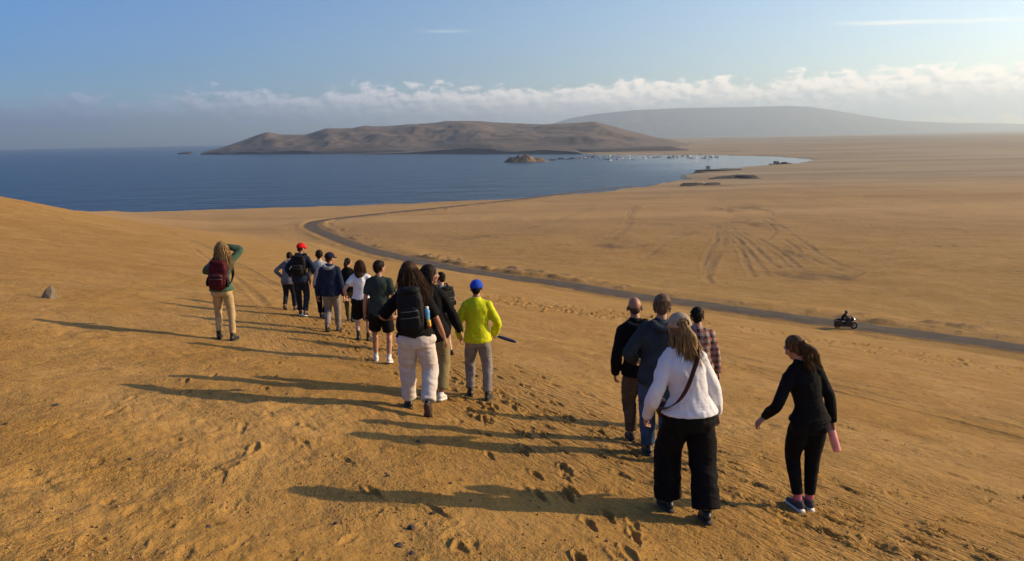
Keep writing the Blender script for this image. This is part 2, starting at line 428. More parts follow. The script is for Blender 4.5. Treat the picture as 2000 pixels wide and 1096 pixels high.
# the churned strip that runs beside the road
for i in range(900):
    t_ = rng.random(); px = 930+1130*t_; py = 575+ (t_*1130)*.128+rng.normal(0,5+4*t_)+6*math.sin(t_*9)
    x, y = ground_at(px, py); stamp(x, y, rng.normal(.9,.4), L=.2, W=.09, depth=.07*rng.uniform(.4,1.2), rim=.05)
vs = np.stack([GX.ravel(), GY.ravel(), GZ.ravel()], 1)
centre = np.array([[0,0,CAM_H-1.95]])
q = grid_quads(NR, NC, True)
cap = np.stack([np.full(NC, NR*NC), np.arange(NC), (np.arange(NC)+1) % NC], 1)[:, [0,2,1]]
me = mesh_np('sand_ground', np.vstack([vs, centre]), q[:, ::-1] if False else q, cap)
def attr(me, name, vals):
    a = me.attributes.new(name, 'FLOAT', 'POINT'); v = np.zeros(len(me.vertices), np.float32); v[:len(vals)] = vals; a.data.foreach_set('value', v)
attr(me, 'track', gtrack_shade); attr(me, 'grav', ggrav); attr(me, 'cliff', gcliff)
dm, _, _ = line_dist(GX[:n_].ravel(), GY[:n_].ravel(), smooth_line([ground_at(*p) for p in main], 4)); attr(me, 'scuff', np.exp(-(dm/1.7)**2)*.95+.05)
me.flip_normals() if me.polygons[0].normal.z < 0 else None
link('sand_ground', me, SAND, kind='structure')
_lz = {}
def ground_z(x, y):
    """height of the finished sheet near a point"""
    r0 = math.hypot(x, y); a0 = math.atan2(x, y)
    fi = np.interp(r0, rs, np.arange(NR)); fj = (a0-az0)/daz
    i = int(min(fi, NR-2)); j = int(min(max(fj,0),798)); u = fi-i; v = min(max(fj-j,0),1)
    return float((GZ[i,j]*(1-v)+GZ[i,j+1]*v)*(1-u)+(GZ[i+1,j]*(1-v)+GZ[i+1,j+1]*v)*u)

# ------------------------------------------------------------------ road
def road_build():
    m, t, b = material('asphalt')
    pos = t.new('ShaderNodeNewGeometry').outputs['Position']
    ac = t.new('ShaderNodeAttribute', attribute_name='across').outputs['Fac']
    n1 = t.noise(pos, .5, 5, .6); n2 = t.noise(pos, 8, 4, .6)
    c = t.mix(t.ramp(n1,.35,.65), (.10,.082,.062), (.14,.115,.085))
    wheel = t.ramp(t.math('ABSOLUTE', t.math('SUBTRACT', t.math('ABSOLUTE', ac), .42)), .16, .05, 0, .4)
    c = t.mix(wheel, c, (.083,.072,.059))
    n4 = t.noise(pos, .9, 4, .65)
    edge = t.math('ADD', t.math('ABSOLUTE', ac), t.math('ADD', t.math('MULTIPLY', t.math('SUBTRACT', n2, .5), .35), t.math('MULTIPLY', t.math('SUBTRACT', n4, .5), 1.0)))
    c = t.mix(t.ramp(edge,.70,1.0), c, (.29,.165,.06))
    t.put(b.inputs['Base Color'], c); b.inputs['Roughness'].default_value = .95; b.inputs['Specular IOR Level'].default_value = .12
    t.put(b.inputs['Normal'], t.bump(n2, .4, .03))
    L = road; d = np.gradient(L[:,:2], axis=0); d /= np.linalg.norm(d, axis=1)[:,None]
    nrm = np.stack([-d[:,1], d[:,0]], 1)
    us = np.array([-1.0,-.5,0,.5,1.0])
    V = []; AC = []
    for i in range(len(L)):
        for u in us:
            p = L[i,:2]+nrm[i]*u*road_w[i]*.5*(1+.03*math.sin(i*1.7)+.02*math.sin(i*.6))
            V.append((p[0], p[1], CAM_H+road_z[i]+.05-.035*u*u)); AC.append(u)
    me = mesh_np('road', V, grid_quads(len(L), len(us)))
    if me.polygons[len(me.polygons)//2].normal.z < 0: me.flip_normals()
    attr(me, 'across', AC)
    link('road', me, m, kind='structure')
road_build()

# ------------------------------------------------------------------ sea
def sea_build():
    m, t, b = material('sea_water')
    pos = t.new('ShaderNodeNewGeometry').outputs['Position']
    n1 = t.noise(t.scaled(pos,(.05,.11,1)), 1, 5, .62, .4)
    n2 = t.noise(t.scaled(pos,(.4,.7,1)), 1, 4, .6)
    n3 = t.noise(t.scaled(pos,(.0011,.004,1)), 1, 4, .6)
    b.inputs['IOR'].default_value = 1.33; b.inputs['Specular IOR Level'].default_value = .32
    c = t.mix(t.ramp(n3,.35,.65), (.002,.020,.055), (.004,.030,.072))
    t.put(b.inputs['Base Color'], c)
    b.inputs['Roughness'].default_value = .22
    sx = t.new('ShaderNodeSeparateXYZ'); t.put(sx.inputs[0], pos)
    calm = t.math('MULTIPLY', t.ramp(t.math('ADD', sx.outputs['X'], t.math('MULTIPLY', n3, 160)), 150, 420), t.ramp(sx.outputs['Y'], 500, 1000))
    t.put(b.inputs['Roughness'], t.ramp(calm, 0, 1, .24, .10))
    n0 = t.noise(t.scaled(pos,(.014,.03,1)), 1, 4, .6, .5)
    h = t.math('ADD', t.math('ADD', t.math('MULTIPLY', n0, 7.0), t.math('MULTIPLY', n1, 3.4)), t.math('MULTIPLY', n2, .55))
    h = t.math('MULTIPLY', h, t.ramp(calm, 0, 1, 1, .10))
    t.put(b.inputs['Normal'], t.bump(h, .9, 1.0))
    rr = np.concatenate([[20],np.geomspace(60, 20500, 60)]); aa = np.radians(np.linspace(0,360,145)[:-1])
    X = rr[:,None]*np.sin(aa); Y = rr[:,None]*np.cos(aa)
    me = mesh_np('sea', np.stack([X.ravel(),Y.ravel(),np.zeros(X.size)],1), grid_quads(len(rr), len(aa), True))
    if me.polygons[0].normal.z < 0: me.flip_normals()
    link('sea', me, m, kind='structure')
sea_build()

# ------------------------------------------------------------------ far hills
def hill_material(name, c1, c2, c3, sc):
    m, t, b = material(name)
    pos = t.new('ShaderNodeNewGeometry').outputs['Position']
    n1 = t.noise(t.scaled(pos,(sc,sc,sc*3)), 1, 6, .62); n2 = t.noise(t.scaled(pos,(sc*6,sc*6,sc*6)), 1, 5, .65)
    c = t.mix(t.ramp(n1,.36,.64), c1, c2); c = t.mix(t.ramp(n2,.5,.7,0,.7), c, c3)
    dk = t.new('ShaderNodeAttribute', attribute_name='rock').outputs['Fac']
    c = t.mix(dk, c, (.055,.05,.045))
    t.put(b.inputs['Base Color'], c); b.inputs['Roughness'].default_value = .95
    t.put(b.inputs['Normal'], t.bump(n2, .6, .05/sc*.5))
    return m
def sky_z(px, py, depth):
    d = ray(px, py); return CAM_H+depth/d[1]*d[2]
def hills(name, prof, shore, back, mat, seed, nu=260, nv=70, cliff=8, rough=.21):
    """prof: skyline (photo), shore: depth of the foot at each column, back: how far behind the foot the crest stands"""
    px = np.linspace(prof[0][0], prof[-1][0], nu)
    pyv = np.interp(px, [p[0] for p in prof], [p[1] for p in prof])
    ker = np.hanning(41); ker /= ker.sum(); sm = lambda a: np.convolve(np.pad(a, 20, mode='edge'), ker, 'valid')
    ys = sm(np.interp(px, [s[0] for s in shore], [s[1] for s in shore]))
    V = []; K = []
    vv = np.concatenate([[-.02], np.linspace(0,1,nv-12), np.linspace(1.08,2.0,11)])
    crest = np.zeros(nu); bk = np.zeros(nu)
    bk = sm(np.interp(px, [b_[0] for b_ in back], [b_[1] for b_ in back]))
    for i in range(nu):
        crest[i] = max(1.0, sky_z(px[i], pyv[i], ys[i]+bk[i]))
    ends = sstep(np.arange(nu), 0, 3)*sstep(nu-1-np.arange(nu), 0, nu*.10)
    crest = crest*ends - 6*(1-ends)
    for j, v in enumerate(vv):
        dep = ys+v*bk
        k = np.array([ray(p, 280)[0]/ray(p, 280)[1] for p in px]); X = k*dep
        if v <= 1:
            q = np.clip(v,0,1)
            s1 = fbm(X/260+3, dep/420, 4, seed); s2 = fbm(X/70, dep/110, 4, seed+9)
            ridge = 1-np.abs(s1)*2
            crest_v = np.interp(np.arange(nu)+(1-q)*14*fbm(X/300, dep/300, 3, seed+2), np.arange(nu), crest)
            prof_v = q**.85
            h = crest_v*prof_v + crest*rough*4*q*(1-q)*(ridge*.7+s2*.6) 
            cl = np.minimum(cliff*(1+.8*vnoise(X/60, dep*0, None, seed+4)), crest*.6)
            h = np.maximum(h, cl*sstep(np.array(v),0,.03)) if v > 0 else h*0-3
            h = np.minimum(h, crest+ (1-q)*0)
        else:
            h = crest*(2-v)**1.0*.98-1*(v > 1.9)*4
            s2 = 0*X
        V.append(np.stack([X, dep, h], 1))
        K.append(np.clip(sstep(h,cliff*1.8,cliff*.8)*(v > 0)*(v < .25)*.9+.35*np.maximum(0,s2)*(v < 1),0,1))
    me = mesh_np(name, np.concatenate(V), grid_quads(len(vv), nu))
    if me.polygons[nu*10].normal.z < 0: me.flip_normals()
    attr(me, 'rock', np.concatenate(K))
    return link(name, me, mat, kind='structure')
HILL = hill_material('hill_earth', (.098,.075,.060), (.145,.107,.077), (.21,.15,.094), .004)
hills('peninsula_hills', [(383,300.5),(400,296),(430,289),(470,276),(500,265),(523,258),(532,259),(548,263),(598,263),(615,258),(640,250.5),(665,251),(690,250),(715,245.5),(735,247),(762,246),(800,243),(850,240),(872,236.5),(938,236.5),(965,239),(1000,240.5),(1060,243),(1100,241),(1135,240),(1160,237.5),(1178,242),(1200,247.5),(1240,258),(1280,268),(1330,275),(1400,281)],
      [(383,3000),(600,2650),(850,2450),(1000,2200),(1160,1900),(1400,1900)], [(383,60),(430,250),(523,420),(870,900),(1160,1300),(1400,1100)], HILL, 71)
hills('low_rocky_ridge', [(700,300),(790,296),(850,289),(900,281),(940,277),(985,279),(1030,285),(1090,288),(1130,293),(1165,302)],
      [(700,2380),(850,2250),(1000,2020),(1165,1820)], [(700,60),(900,160),(1000,170),(1165,60)], hill_material('ridge_rock', (.10,.078,.06),(.13,.098,.07),(.20,.14,.085), .008), 83, nu=160, nv=40, cliff=11, rough=.2)
hills('distant_mountain', [(1040,262),(1075,243),(1110,232),(1160,223),(1240,215),(1330,211),(1440,209.5),(1540,207),(1580,209),(1620,215),(1700,228),(1760,236),(1850,240),(1950,241),(2100,246),(2300,258)],
      [(1040,15000),(1500,14500),(2300,13800)], [(1040,1200),(1500,2200),(2300,1800)], hill_material('mountain_earth', (.17,.13,.095),(.20,.15,.10),(.23,.17,.12), .001), 97, nu=160, nv=40, cliff=1, rough=.1)

# ------------------------------------------------------------------ haze over sea and plain
HAZE = 9e-5
def haze_build():
    m = bpy.data.materials.new('haze_air'); m.use_nodes = True; t = NT(m.node_tree); t.n.clear()
    v = t.new('ShaderNodeVolumePrincipled'); v.inputs['Color'].default_value = (.72,.88,1,1); v.inputs['Density'].default_value = HAZE
    v.inputs['Anisotropy'].default_value = .5
    o = t.new('ShaderNodeOutputMaterial'); t.l.new(v.outputs[0], o.inputs['Volume'])
    bm = bmesh.new(); bmesh.ops.create_cube(bm, size=1)
    zt = 680; zb = -5.2
    for v_ in bm.verts: v_.co = (v_.co.x*43000, v_.co.y*43000, zb+(v_.co.z+.5)*(zt-zb))
    me = bpy.data.meshes.new('haze'); bm.to_mesh(me); bm.free()
    link('haze', me, m, kind='stuff')
haze_build()
# ------------------------------------------------------------------ shape helpers for people and what they carry
V3 = lambda *a: np.array(a, float)
class MB:
    """gathers closed shapes, then fuses them into one skin"""
    def __init__(s): s.v = []; s.q = []; s.t = []; s.n = 0
    def add(s, v, q=(), t=()):
        s.v.append(np.asarray(v, float))
        if len(q): s.q.append(np.asarray(q)+s.n)
        if len(t): s.t.append(np.asarray(t)+s.n)
        s.n += len(v)
    def tube(s, pts, rad, n=12, side=(1,0,0), sub=3, cap=True, power=1.0):
        pts = [np.asarray(p, float) for p in pts]; rad = [(r, r) if np.isscalar(r) else r for r in rad]
        if sub > 1:
            arr = smooth_line([np.concatenate([p, r]) for p, r in zip(pts, rad)], sub)
        else: arr = np.array([np.concatenate([p, r]) for p, r in zip(pts, rad)])
        P = arr[:,:3]; A = np.maximum(arr[:,3:], 1e-4)
        tan = np.gradient(P, axis=0); tan /= (np.linalg.norm(tan, axis=1)[:,None]+1e-12)
        side = np.asarray(side, float); V = []
        for p, t_, a in zip(P, tan, A):
            u = side-t_*np.dot(side, t_)
            if np.linalg.norm(u) < 1e-3: u = np.cross(t_, (0,1,.3))
            u /= np.linalg.norm(u); w_ = np.cross(t_, u)
            for k in range(n):
                th = 2*math.pi*k/n; c, s_ = math.cos(th), math.sin(th)
                if power != 1.0: c = math.copysign(abs(c)**power, c); s_ = math.copysign(abs(s_)**power, s_)
                V.append(p+u*a[0]*c+w_*a[1]*s_)
        m = len(P); q = grid_quads(m, n, True); t_ = []
        if cap:
            V.append(P[0]); V.append(P[-1]); c0 = m*n; c1 = c0+1
            for k in range(n):
                t_.append((c0, k, (k+1) % n)); t_.append((c1, (m-1)*n+(k+1) % n, (m-1)*n+k))
        s.add(V, q, t_)
    def ball(s, c, r, M=None, nu=14, nv=9):
        V = []; 
        for i in range(1, nv):
            ph = math.pi*i/nv
            for k in range(nu):
                th = 2*math.pi*k/nu; V.append((math.sin(ph)*math.cos(th), math.sin(ph)*math.sin(th), math.cos(ph)))
        V += [(0,0,1),(0,0,-1)]; V = np.array(V)*np.asarray(r)
        if M is not None: V = V @ np.asarray(M).T
        V = V+np.asarray(c)
        q = grid_quads(nv-1, nu, True); a = (nv-1)*nu; t_ = []
        for k in range(nu):
            t_.append((a, (k+1) % nu, k)); t_.append((a+1, (nv-2)*nu+k, (nv-2)*nu+(k+1) % nu))
        s.add(V, q, t_)
    def box(s, c, h, M=None, bev=.25):
        """soft-cornered block, half sizes h"""
        V = []; n = 6
        hx, hy, hz = h
        prof = [(-1, 1-bev), (-1+bev*.35, 1-bev*.3), (-1+bev, 1), (1-bev, 1), (1-bev*.35, 1-bev*.3), (1, 1-bev)]
        sq = []
        for cx, cy in ((1,1),(-1,1),(-1,-1),(1,-1)):
            for k in range(3):
                a0 = {(1,1):0,(-1,1):90,(-1,-1):180,(1,-1):270}[(cx,cy)]; a_ = R(a0+45*k)
                sq.append((cx*(1-bev)+bev*math.cos(a_), cy*(1-bev)+bev*math.sin(a_)))
        for z_, k in prof:
            for x_, y_ in sq: V.append((x_*hx*k, y_*hy*k, z_*hz))
        V += [(0,0,-hz),(0,0,hz)]; V = np.array(V)
        if M is not None: V = V @ np.asarray(M).T
        V = V+np.asarray(c); m = len(prof); N = len(sq); t_ = []
        for k in range(N):
            t_.append((m*N, (k+1) % N, k)); t_.append((m*N+1, (m-1)*N+k, (m-1)*N+(k+1) % N))
        s.add(V, grid_quads(m, N, True)[:, ::-1], t_)
    def raw(s):
        return np.concatenate(s.v), (np.concatenate(s.q) if s.q else []), (np.concatenate(s.t) if s.t else [])
    def mesh(s, name):
        v, q, t_ = s.raw(); me = mesh_np(name, v, q, t_)
        return fix_normals(me)
    def fused(s, name, voxel, smooth=3, extra=None, disp=None):
        v, q, t_ = s.raw(); me = mesh_np('tmp', v, q, t_); me = fix_normals(me)
        o = bpy.data.objects.new('tmp', me); COL.objects.link(o)
        mo = o.modifiers.new('r', 'REMESH'); mo.mode = 'VOXEL'; mo.voxel_size = voxel; mo.use_smooth_shade = True
        if smooth:
            ms = o.modifiers.new('s', 'SMOOTH'); ms.factor = .5; ms.iterations = smooth
        dg = bpy.context.evaluated_depsgraph_get(); ev = o.evaluated_get(dg)
        out = bpy.data.meshes.new_from_object(ev); bpy.data.objects.remove(o); bpy.data.meshes.remove(me)
        out.name = name; nv = len(out.vertices)
        if disp is not None and nv:
            co = np.empty(nv*3, np.float32); out.vertices.foreach_get('co', co); co = co.reshape(-1,3).astype(float)
            no = np.empty(nv*3, np.float32); out.vertex_normals.foreach_get('vector', no); no = no.reshape(-1,3)
            co = co+no*disp(co)[:,None]
            out.vertices.foreach_set('co', co.astype(np.float32).ravel())
        if extra is not None and extra.n:
            n_base = len(out.polygons)
            co = np.empty(nv*3, np.float32); out.vertices.foreach_get('co', co)
            bm = bmesh.new(); bm.from_mesh(out)
            e2 = extra.mesh('e'); bm.from_mesh(e2); bm.to_mesh(out); bm.free(); bpy.data.meshes.remove(e2)
        out.polygons.foreach_set('use_smooth', np.ones(len(out.polygons), bool)); out.update()
        return out
def fix_normals(me):
    bm = bmesh.new(); bm.from_mesh(me); bmesh.ops.recalc_face_normals(bm, faces=bm.faces); bm.to_mesh(me); bm.free(); return me
def rotm(x=0, y=0, z=0):
    return np.array((Matrix.Rotation(R(z),3,'Z') @ Matrix.Rotation(R(y),3,'Y') @ Matrix.Rotation(R(x),3,'X')))
def folds(amp, f=(5,5,9), seed=0, slant=.6):
    """creases of cloth: ridged noise drawn out across the limb"""
    def fn(c):
        x, y, z = c[:,0]+.25*c[:,2]*slant, c[:,1], c[:,2]+.35*c[:,0]*slant
        a = fbm(x*f[0]+seed*3.1, y*f[1], 3, seed, .5, z*f[2]); b_ = fbm(x*2.1*f[0], y*2.1*f[1]+seed, 2, seed+5, .5, z*2.4*f[2])
        return amp*((1-np.abs(a)*3.2)*.75+.55*b_)
    return fn

# ------------------------------------------------------------------ materials of people
_mat = {}
def cloth(name, col, vary=.22, rough=.9, weave=260, sheen=0.0, wr=.010):
    if name in _mat: return _mat[name]
    m, t, b = material(name); pos = t.new('ShaderNodeTexCoord').outputs['Object']
    n1 = t.noise(pos, 6, 4, .6); n2 = t.noise(pos, weave, 2, .5); n3 = t.noise(t.scaled(pos,(14,14,30)), 1, 4, .6, .6)
    c = t.mix(t.ramp(n1,.3,.7), tuple(x*(1-vary) for x in col), tuple(min(1,x*(1+vary)) for x in col))
    c = t.mix(t.ramp(n2,.45,.7,0,.25), c, tuple(x*.6 for x in col))
    t.put(b.inputs['Base Color'], c); b.inputs['Roughness'].default_value = rough; b.inputs['Specular IOR Level'].default_value = .15
    b.inputs['Sheen Weight'].default_value = sheen
    h = t.math('ADD', t.math('MULTIPLY', n3, wr), t.math('MULTIPLY', n2, .0008))
    t.put(b.inputs['Normal'], t.bump(h, .9, 1.0)); _mat[name] = m; return m
def skin_mat(name='skin', col=(.36,.19,.12)):
    if name in _mat: return _mat[name]
    m, t, b = material(name); pos = t.new('ShaderNodeTexCoord').outputs['Object']
    n = t.noise(pos, 9, 4, .6); n2 = t.noise(pos, 60, 3, .6)
    c = t.mix(t.ramp(n,.35,.7), col, (col[0]*1.12, col[1]*.95, col[2]*.9)); c = t.mix(t.ramp(n2,.5,.8,0,.3), c, (col[0]*.8,col[1]*.7,col[2]*.65))
    t.put(b.inputs['Base Color'], c); b.inputs['Roughness'].default_value = .55
    b.inputs['Subsurface Weight'].default_value = .0
    t.put(b.inputs['Normal'], t.bump(n2, .3, .003)); _mat[name] = m; return m
def hair_mat(name, c1, c2):
    if name in _mat: return _mat[name]
    m, t, b = material(name); pos = t.new('ShaderNodeTexCoord').outputs['Object']
    n = t.noise(t.scaled(pos,(70,70,9)), 1, 4, .6, .5); n2 = t.noise(pos, 7, 3, .6)
    c = t.mix(t.ramp(n,.3,.72), c1, c2); c = t.mix(t.ramp(n2,.4,.7,0,.5), c, tuple(x*.7 for x in c1))
    t.put(b.inputs['Base Color'], c); b.inputs['Roughness'].default_value = .6; b.inputs['Specular IOR Level'].default_value = .12
    t.put(b.inputs['Normal'], t.bump(n, .8, .006)); _mat[name] = m; return m
def plain_mat(name, col, rough=.6, metal=0.0, noise=.12):
    if name in _mat: return _mat[name]
    m, t, b = material(name); pos = t.new('ShaderNodeTexCoord').outputs['Object']
    n = t.noise(pos, 14, 4, .6)
    c = t.mix(t.ramp(n,.3,.7), tuple(x*(1-noise) for x in col), tuple(min(1,x*(1+noise)) for x in col))
    t.put(b.inputs['Base Color'], c); b.inputs['Roughness'].default_value = rough; b.inputs['Metallic'].default_value = metal
    t.put(b.inputs['Normal'], t.bump(n, .15, .01)); _mat[name] = m; return m
def plaid_mat():
    m, t, b = material('plaid_flannel'); pos = t.new('ShaderNodeTexCoord').outputs['Object']
    sp_ = t.new('ShaderNodeSeparateXYZ'); t.put(sp_.inputs[0], pos)
    def stripe(v, per, w_):
        f = t.math('FRACT', t.math('DIVIDE', t.math('ADD', v, 10), per)); return t.math('LESS_THAN', f, w_)
    ax, az_ = sp_.outputs['X'], sp_.outputs['Z']
    c = t.mix(t.math('MULTIPLY', t.math('ADD', stripe(ax,.085,.5), stripe(az_,.085,.5)), .5), (.34,.26,.23), (.018,.012,.016))
    c = t.mix(t.math('MULTIPLY', stripe(ax,.085,.14), .8), c, (.28,.05,.035)); c = t.mix(t.math('MULTIPLY', stripe(az_,.085,.14), .8), c, (.28,.05,.035))
    t.put(b.inputs['Base Color'], c); b.inputs['Roughness'].default_value = .9
    t.put(b.inputs['Normal'], t.bump(t.noise(t.scaled(pos,(14,14,30)),1,4,.6), .8, .008)); return m
EYE_W = plain_mat('eye_white', (.75,.72,.68), .3); EYE_D = plain_mat('iris', (.03,.018,.012), .2)
SOLE_D = plain_mat('rubber_dark', (.020,.020,.022), .8); SOLE_W = plain_mat('rubber_white', (.62,.60,.57), .7); SOLE_B = plain_mat('rubber_brown', (.085,.05,.035), .85)

# ------------------------------------------------------------------ people
def ik(a, b, l1, l2, pole):
    a, b = np.asarray(a, float), np.asarray(b, float); d = b-a; L = np.linalg.norm(d)
    if L > (l1+l2)*.998: b = a+d/L*(l1+l2)*.998; d = b-a; L = np.linalg.norm(d)
    u = d/L; x = (l1*l1-l2*l2+L*L)/(2*L); h = math.sqrt(max(l1*l1-x*x, 1e-8))
    p = np.asarray(pole, float); p = p-u*np.dot(p, u); p /= np.linalg.norm(p)+1e-9
    return a+u*x+p*h, b
BODY = dict(m=[(.79,.095,.085),(.87,.160,.112),(.95,.163,.112),(1.08,.146,.104),(1.20,.160,.112),(1.32,.180,.118),(1.40,.178,.102),(1.455,.125,.078),(1.505,.060,.060)],
            f=[(.79,.100,.088),(.87,.172,.118),(.95,.166,.112),(1.08,.128,.094),(1.20,.140,.108),(1.30,.156,.118),(1.39,.152,.098),(1.448,.108,.072),(1.50,.052,.053)])

class Person:
    def __init__(s, label, foot, top, yaw=0, sex='m', girth=1.0, hipw=1.0, lean=4, side=0, twist=0, head=(0,0,0), legs=None, arms=None, hat=0.0, skin=None,
                 group='walkers going down the sand slope', xtop=None, fat=1.0, at=None, seat=None):
        x, y = ground_at(*foot); z = ground_z(x, y)
        if at: x, y, z = at
        # standing height from the photograph: the line of sight to the crown at this distance
        d = ray(foot[0], top); zt = CAM_H+d[2]/d[1]*y
        h = zt-z
        if seat: h = 1.75
        s.h = h-hat; s.k = s.h/1.75; s.base = V3(x, y, z); s.dist = math.hypot(x, y); s.sex = sex; s.label = label
        s.root = bpy.data.objects.new('person', None); COL.objects.link(s.root); s.root.location = (x, y, z); s.root.rotation_euler = (0,0,R(yaw)); s.root.empty_display_size = .3
        s.root['label'] = label; s.root['category'] = 'person'; s.root['group'] = group
        s.yaw = yaw; s.vox = .0105 if s.dist < 9 else .0125 if s.dist < 12 else .015
        s.sex = sex; s.girth = girth; s.fat = fat; s.skin = skin or skin_mat()
        sec = BODY[sex]
        s.sec = [(z_, w_*girth*(hipw if z_ < 1.0 else .93), d_*girth*fat) for z_, w_, d_ in sec]
        s.sw = (.172 if sex == 'm' else .152)*(.6+.4*girth)
        ca, sa = math.cos(R(yaw)), math.sin(R(yaw))
        # legs: (x, y, heel lift pitch, foot yaw, lift)
        legs = legs or ((-.10,.0,0,6,0),(.10,-.04,0,-6,0))
        s.ank = []; s.foot = []
        for (fx, fy, pit, fyw, lift) in legs:
            gx, gy = x+s.k*(ca*fx-sa*fy), y+s.k*(sa*fx+ca*fy); gz_ = (ground_z(gx, gy)-z)/s.k+.004
            az_ = .088*math.cos(R(pit))+(.10 if pit > 0 else .06)*math.sin(R(abs(pit)))+lift+gz_
            s.ank.append(V3(fx, fy, az_)); s.foot.append((pit, fyw))
        s.hipz = .92; hw = .092*girth*hipw
        need = 0
        for sgn, a_ in zip((-1,1), s.ank):
            dxy = np.hypot(a_[0]-sgn*hw, a_[1]-np.mean([q[1] for q in s.ank])*.8); mx = a_[2]+math.sqrt(max(.845**2-dxy**2, .3)); need = max(need, s.hipz-mx)
        s.px = np.mean([a_[0] for a_ in s.ank]); s.py = np.mean([a_[1] for a_ in s.ank])*.8
        s.pel = V3(s.px, s.py, -need)
        s.lean, s.side, s.twist = lean, side, twist
        if seat: s.pel = V3(*seat); s.ank = [V3(*q[:2],q[4]) for q in legs]
        s.hips = [s.pel+V3(sgn*hw, 0, s.hipz) for sgn in (-1,1)]
        s.knees = []
        for i, sgn in enumerate((-1,1)):
            kn, b_ = ik(s.hips[i], s.ank[i], .43, .42, (sgn*.12+math.sin(R(-s.foot[i][1]))*.5, 1, 0)); s.knees.append(kn); s.ank[i] = b_
        s.sh = [s.T(V3(sgn*s.sw, -.005, 1.405 if sex == 'm' else 1.385)) for sgn in (-1,1)]
        arms = arms or (dict(),dict()); s.elb = []; s.wri = []; s.arm = arms
        for i, sgn in enumerate((-1,1)):
            a_ = arms[i]; w_ = a_.get('w', (sgn*.27, .03, .86)); w_ = V3(*w_)+s.pel
            e, w_ = ik(s.sh[i], w_, .295, .265, a_.get('pole', (sgn*.35,-1,-.1))); s.elb.append(e); s.wri.append(w_)
        hy, hp, hr = head
        s.HM = rotm(-lean*.4+hp, side*.4+hr, hy); s.nk = s.T(V3(0,.0,1.495)); s.hc = s.nk+rotm(-lean*.5,side*.5,0) @ V3(0,.012,.0)+s.HM @ V3(0,.02,.138)
    def T(s, p):
        t_ = np.clip((p[2]-.93)/.35, 0, 1); M = rotm(-s.lean*t_, s.side*t_, s.twist*t_); c = V3(0,0,.95)
        return M @ (p-c)+c+s.pel
    def H(s, p): return s.HM @ (V3(*p)*1.05)+s.hc
    def put(s, name, me, mat, parent=None):
        if me.vertices:
            n = len(me.vertices); co = np.empty(n*3, np.float32); me.vertices.foreach_get('co', co); me.vertices.foreach_set('co', co*s.k); me.update()
        return link(name, me, mat, parent or s.root)
    def torso(s, mb, ease, z0, z1, over=None, hem=0.0):
        zs = [q[0] for q in s.sec]
        pts = []; rad = []
        for z_ in np.linspace(z0, z1, 9):
            w_ = np.interp(z_, zs, [q[1] for q in s.sec]); d_ = np.interp(z_, zs, [q[2] for q in s.sec])
            e = ease*(.5 if z_ > 1.42 else 1)
            if hem and z_ < 1.25: e += hem*(1.25-z_)/.35
            if ease > .015 and z_ < 1.02: e += .014*min(1,(1.02-z_)/.1)
            if over: w_ = max(w_, over(z_)[0]); d_ = max(d_, over(z_)[1])
            pts.append(s.T(V3(0,.004 if z_ > 1.1 else -.012,z_))); rad.append((w_+e, d_+e))
        mb.tube(pts, rad, 20, sub=2)
    def limb(s, mb, a, b, c, rads, upto=1.0, n=12):
        """two-bone limb; rads at start, mid, joint, mid, end; upto 0..2 counts bones"""
        P = [a, (a+b)/2, b, (b+c)/2+.0, c]; 
        if upto < 2:
            t_ = np.linspace(0, upto, 5); P2 = []; r2 = []
            for q in t_:
                P2.append(a+(b-a)*q if q <= 1 else b+(c-b)*(q-1)); r2.append(np.interp(q*2, range(5), rads))
            P, rads = P2, r2
        mb.tube(P, rads, n, side=(1,.1,0), sub=3)
    def hand(s, i, mb_core, mb_f):
        sgn = (-1,1)[i]; a_ = s.arm[i]; w_ = s.wri[i]; d = w_-s.elb[i]; d /= np.linalg.norm(d)
        hd = a_.get('hdir'); d = d if hd is None else V3(*hd)/np.linalg.norm(hd)
        t_ = V3(*a_.get('thumb', (0,1,.1))); t_ = t_-d*np.dot(t_, d); t_ /= np.linalg.norm(t_)
        n_ = np.cross(d, t_)*(-sgn); 
        if 'palm' in a_ and np.dot(n_, a_['palm']) < 0: n_ = -n_
        curl = a_.get('curl', 22)
        mb_core.tube([w_-d*.02, w_+d*.02, w_+d*.055, w_+d*.088], [(.026,.021),(.033,.019),(.041,.017),(.040,.014)], 10, side=t_, sub=2)
        s.grip = w_+d*.085+n_*.03; s.hand_d = d; s.hand_t = t_; s.hand_n = n_
        for k, (off, L) in enumerate(((.030,.070),(.010,.080),(-.010,.075),(-.029,.058))):
            p = w_+d*.080+t_*off; dd = d.copy(); P = [p-d*.02]; 
            sp_ = t_*(off*.9)
            for j, f in enumerate((.45,.32,.23)):
                P.append(P[-1]+(dd+sp_*1.0)*L*f*(1 if j else 1.35)); cr = R(curl*(1+.35*j)+3*k)
                dd = dd*math.cos(cr)+n_*math.sin(cr)
            P.append(P[-1]+dd*L*.23)
            mb_f.tube(P, [.0092,.0090,.0084,.0078,.0058], 7, side=t_, sub=2)
        p = w_+d*.03+t_*.022; dd = d*.72+t_*.62+n_*.25; dd /= np.linalg.norm(dd)
        mb_f.tube([p-dd*.015, p+dd*.025, p+dd*.048+n_*.004, p+dd*.048+d*.022+n_*.012], [.012,.0115,.0095,.0068], 7, side=n_, sub=2)
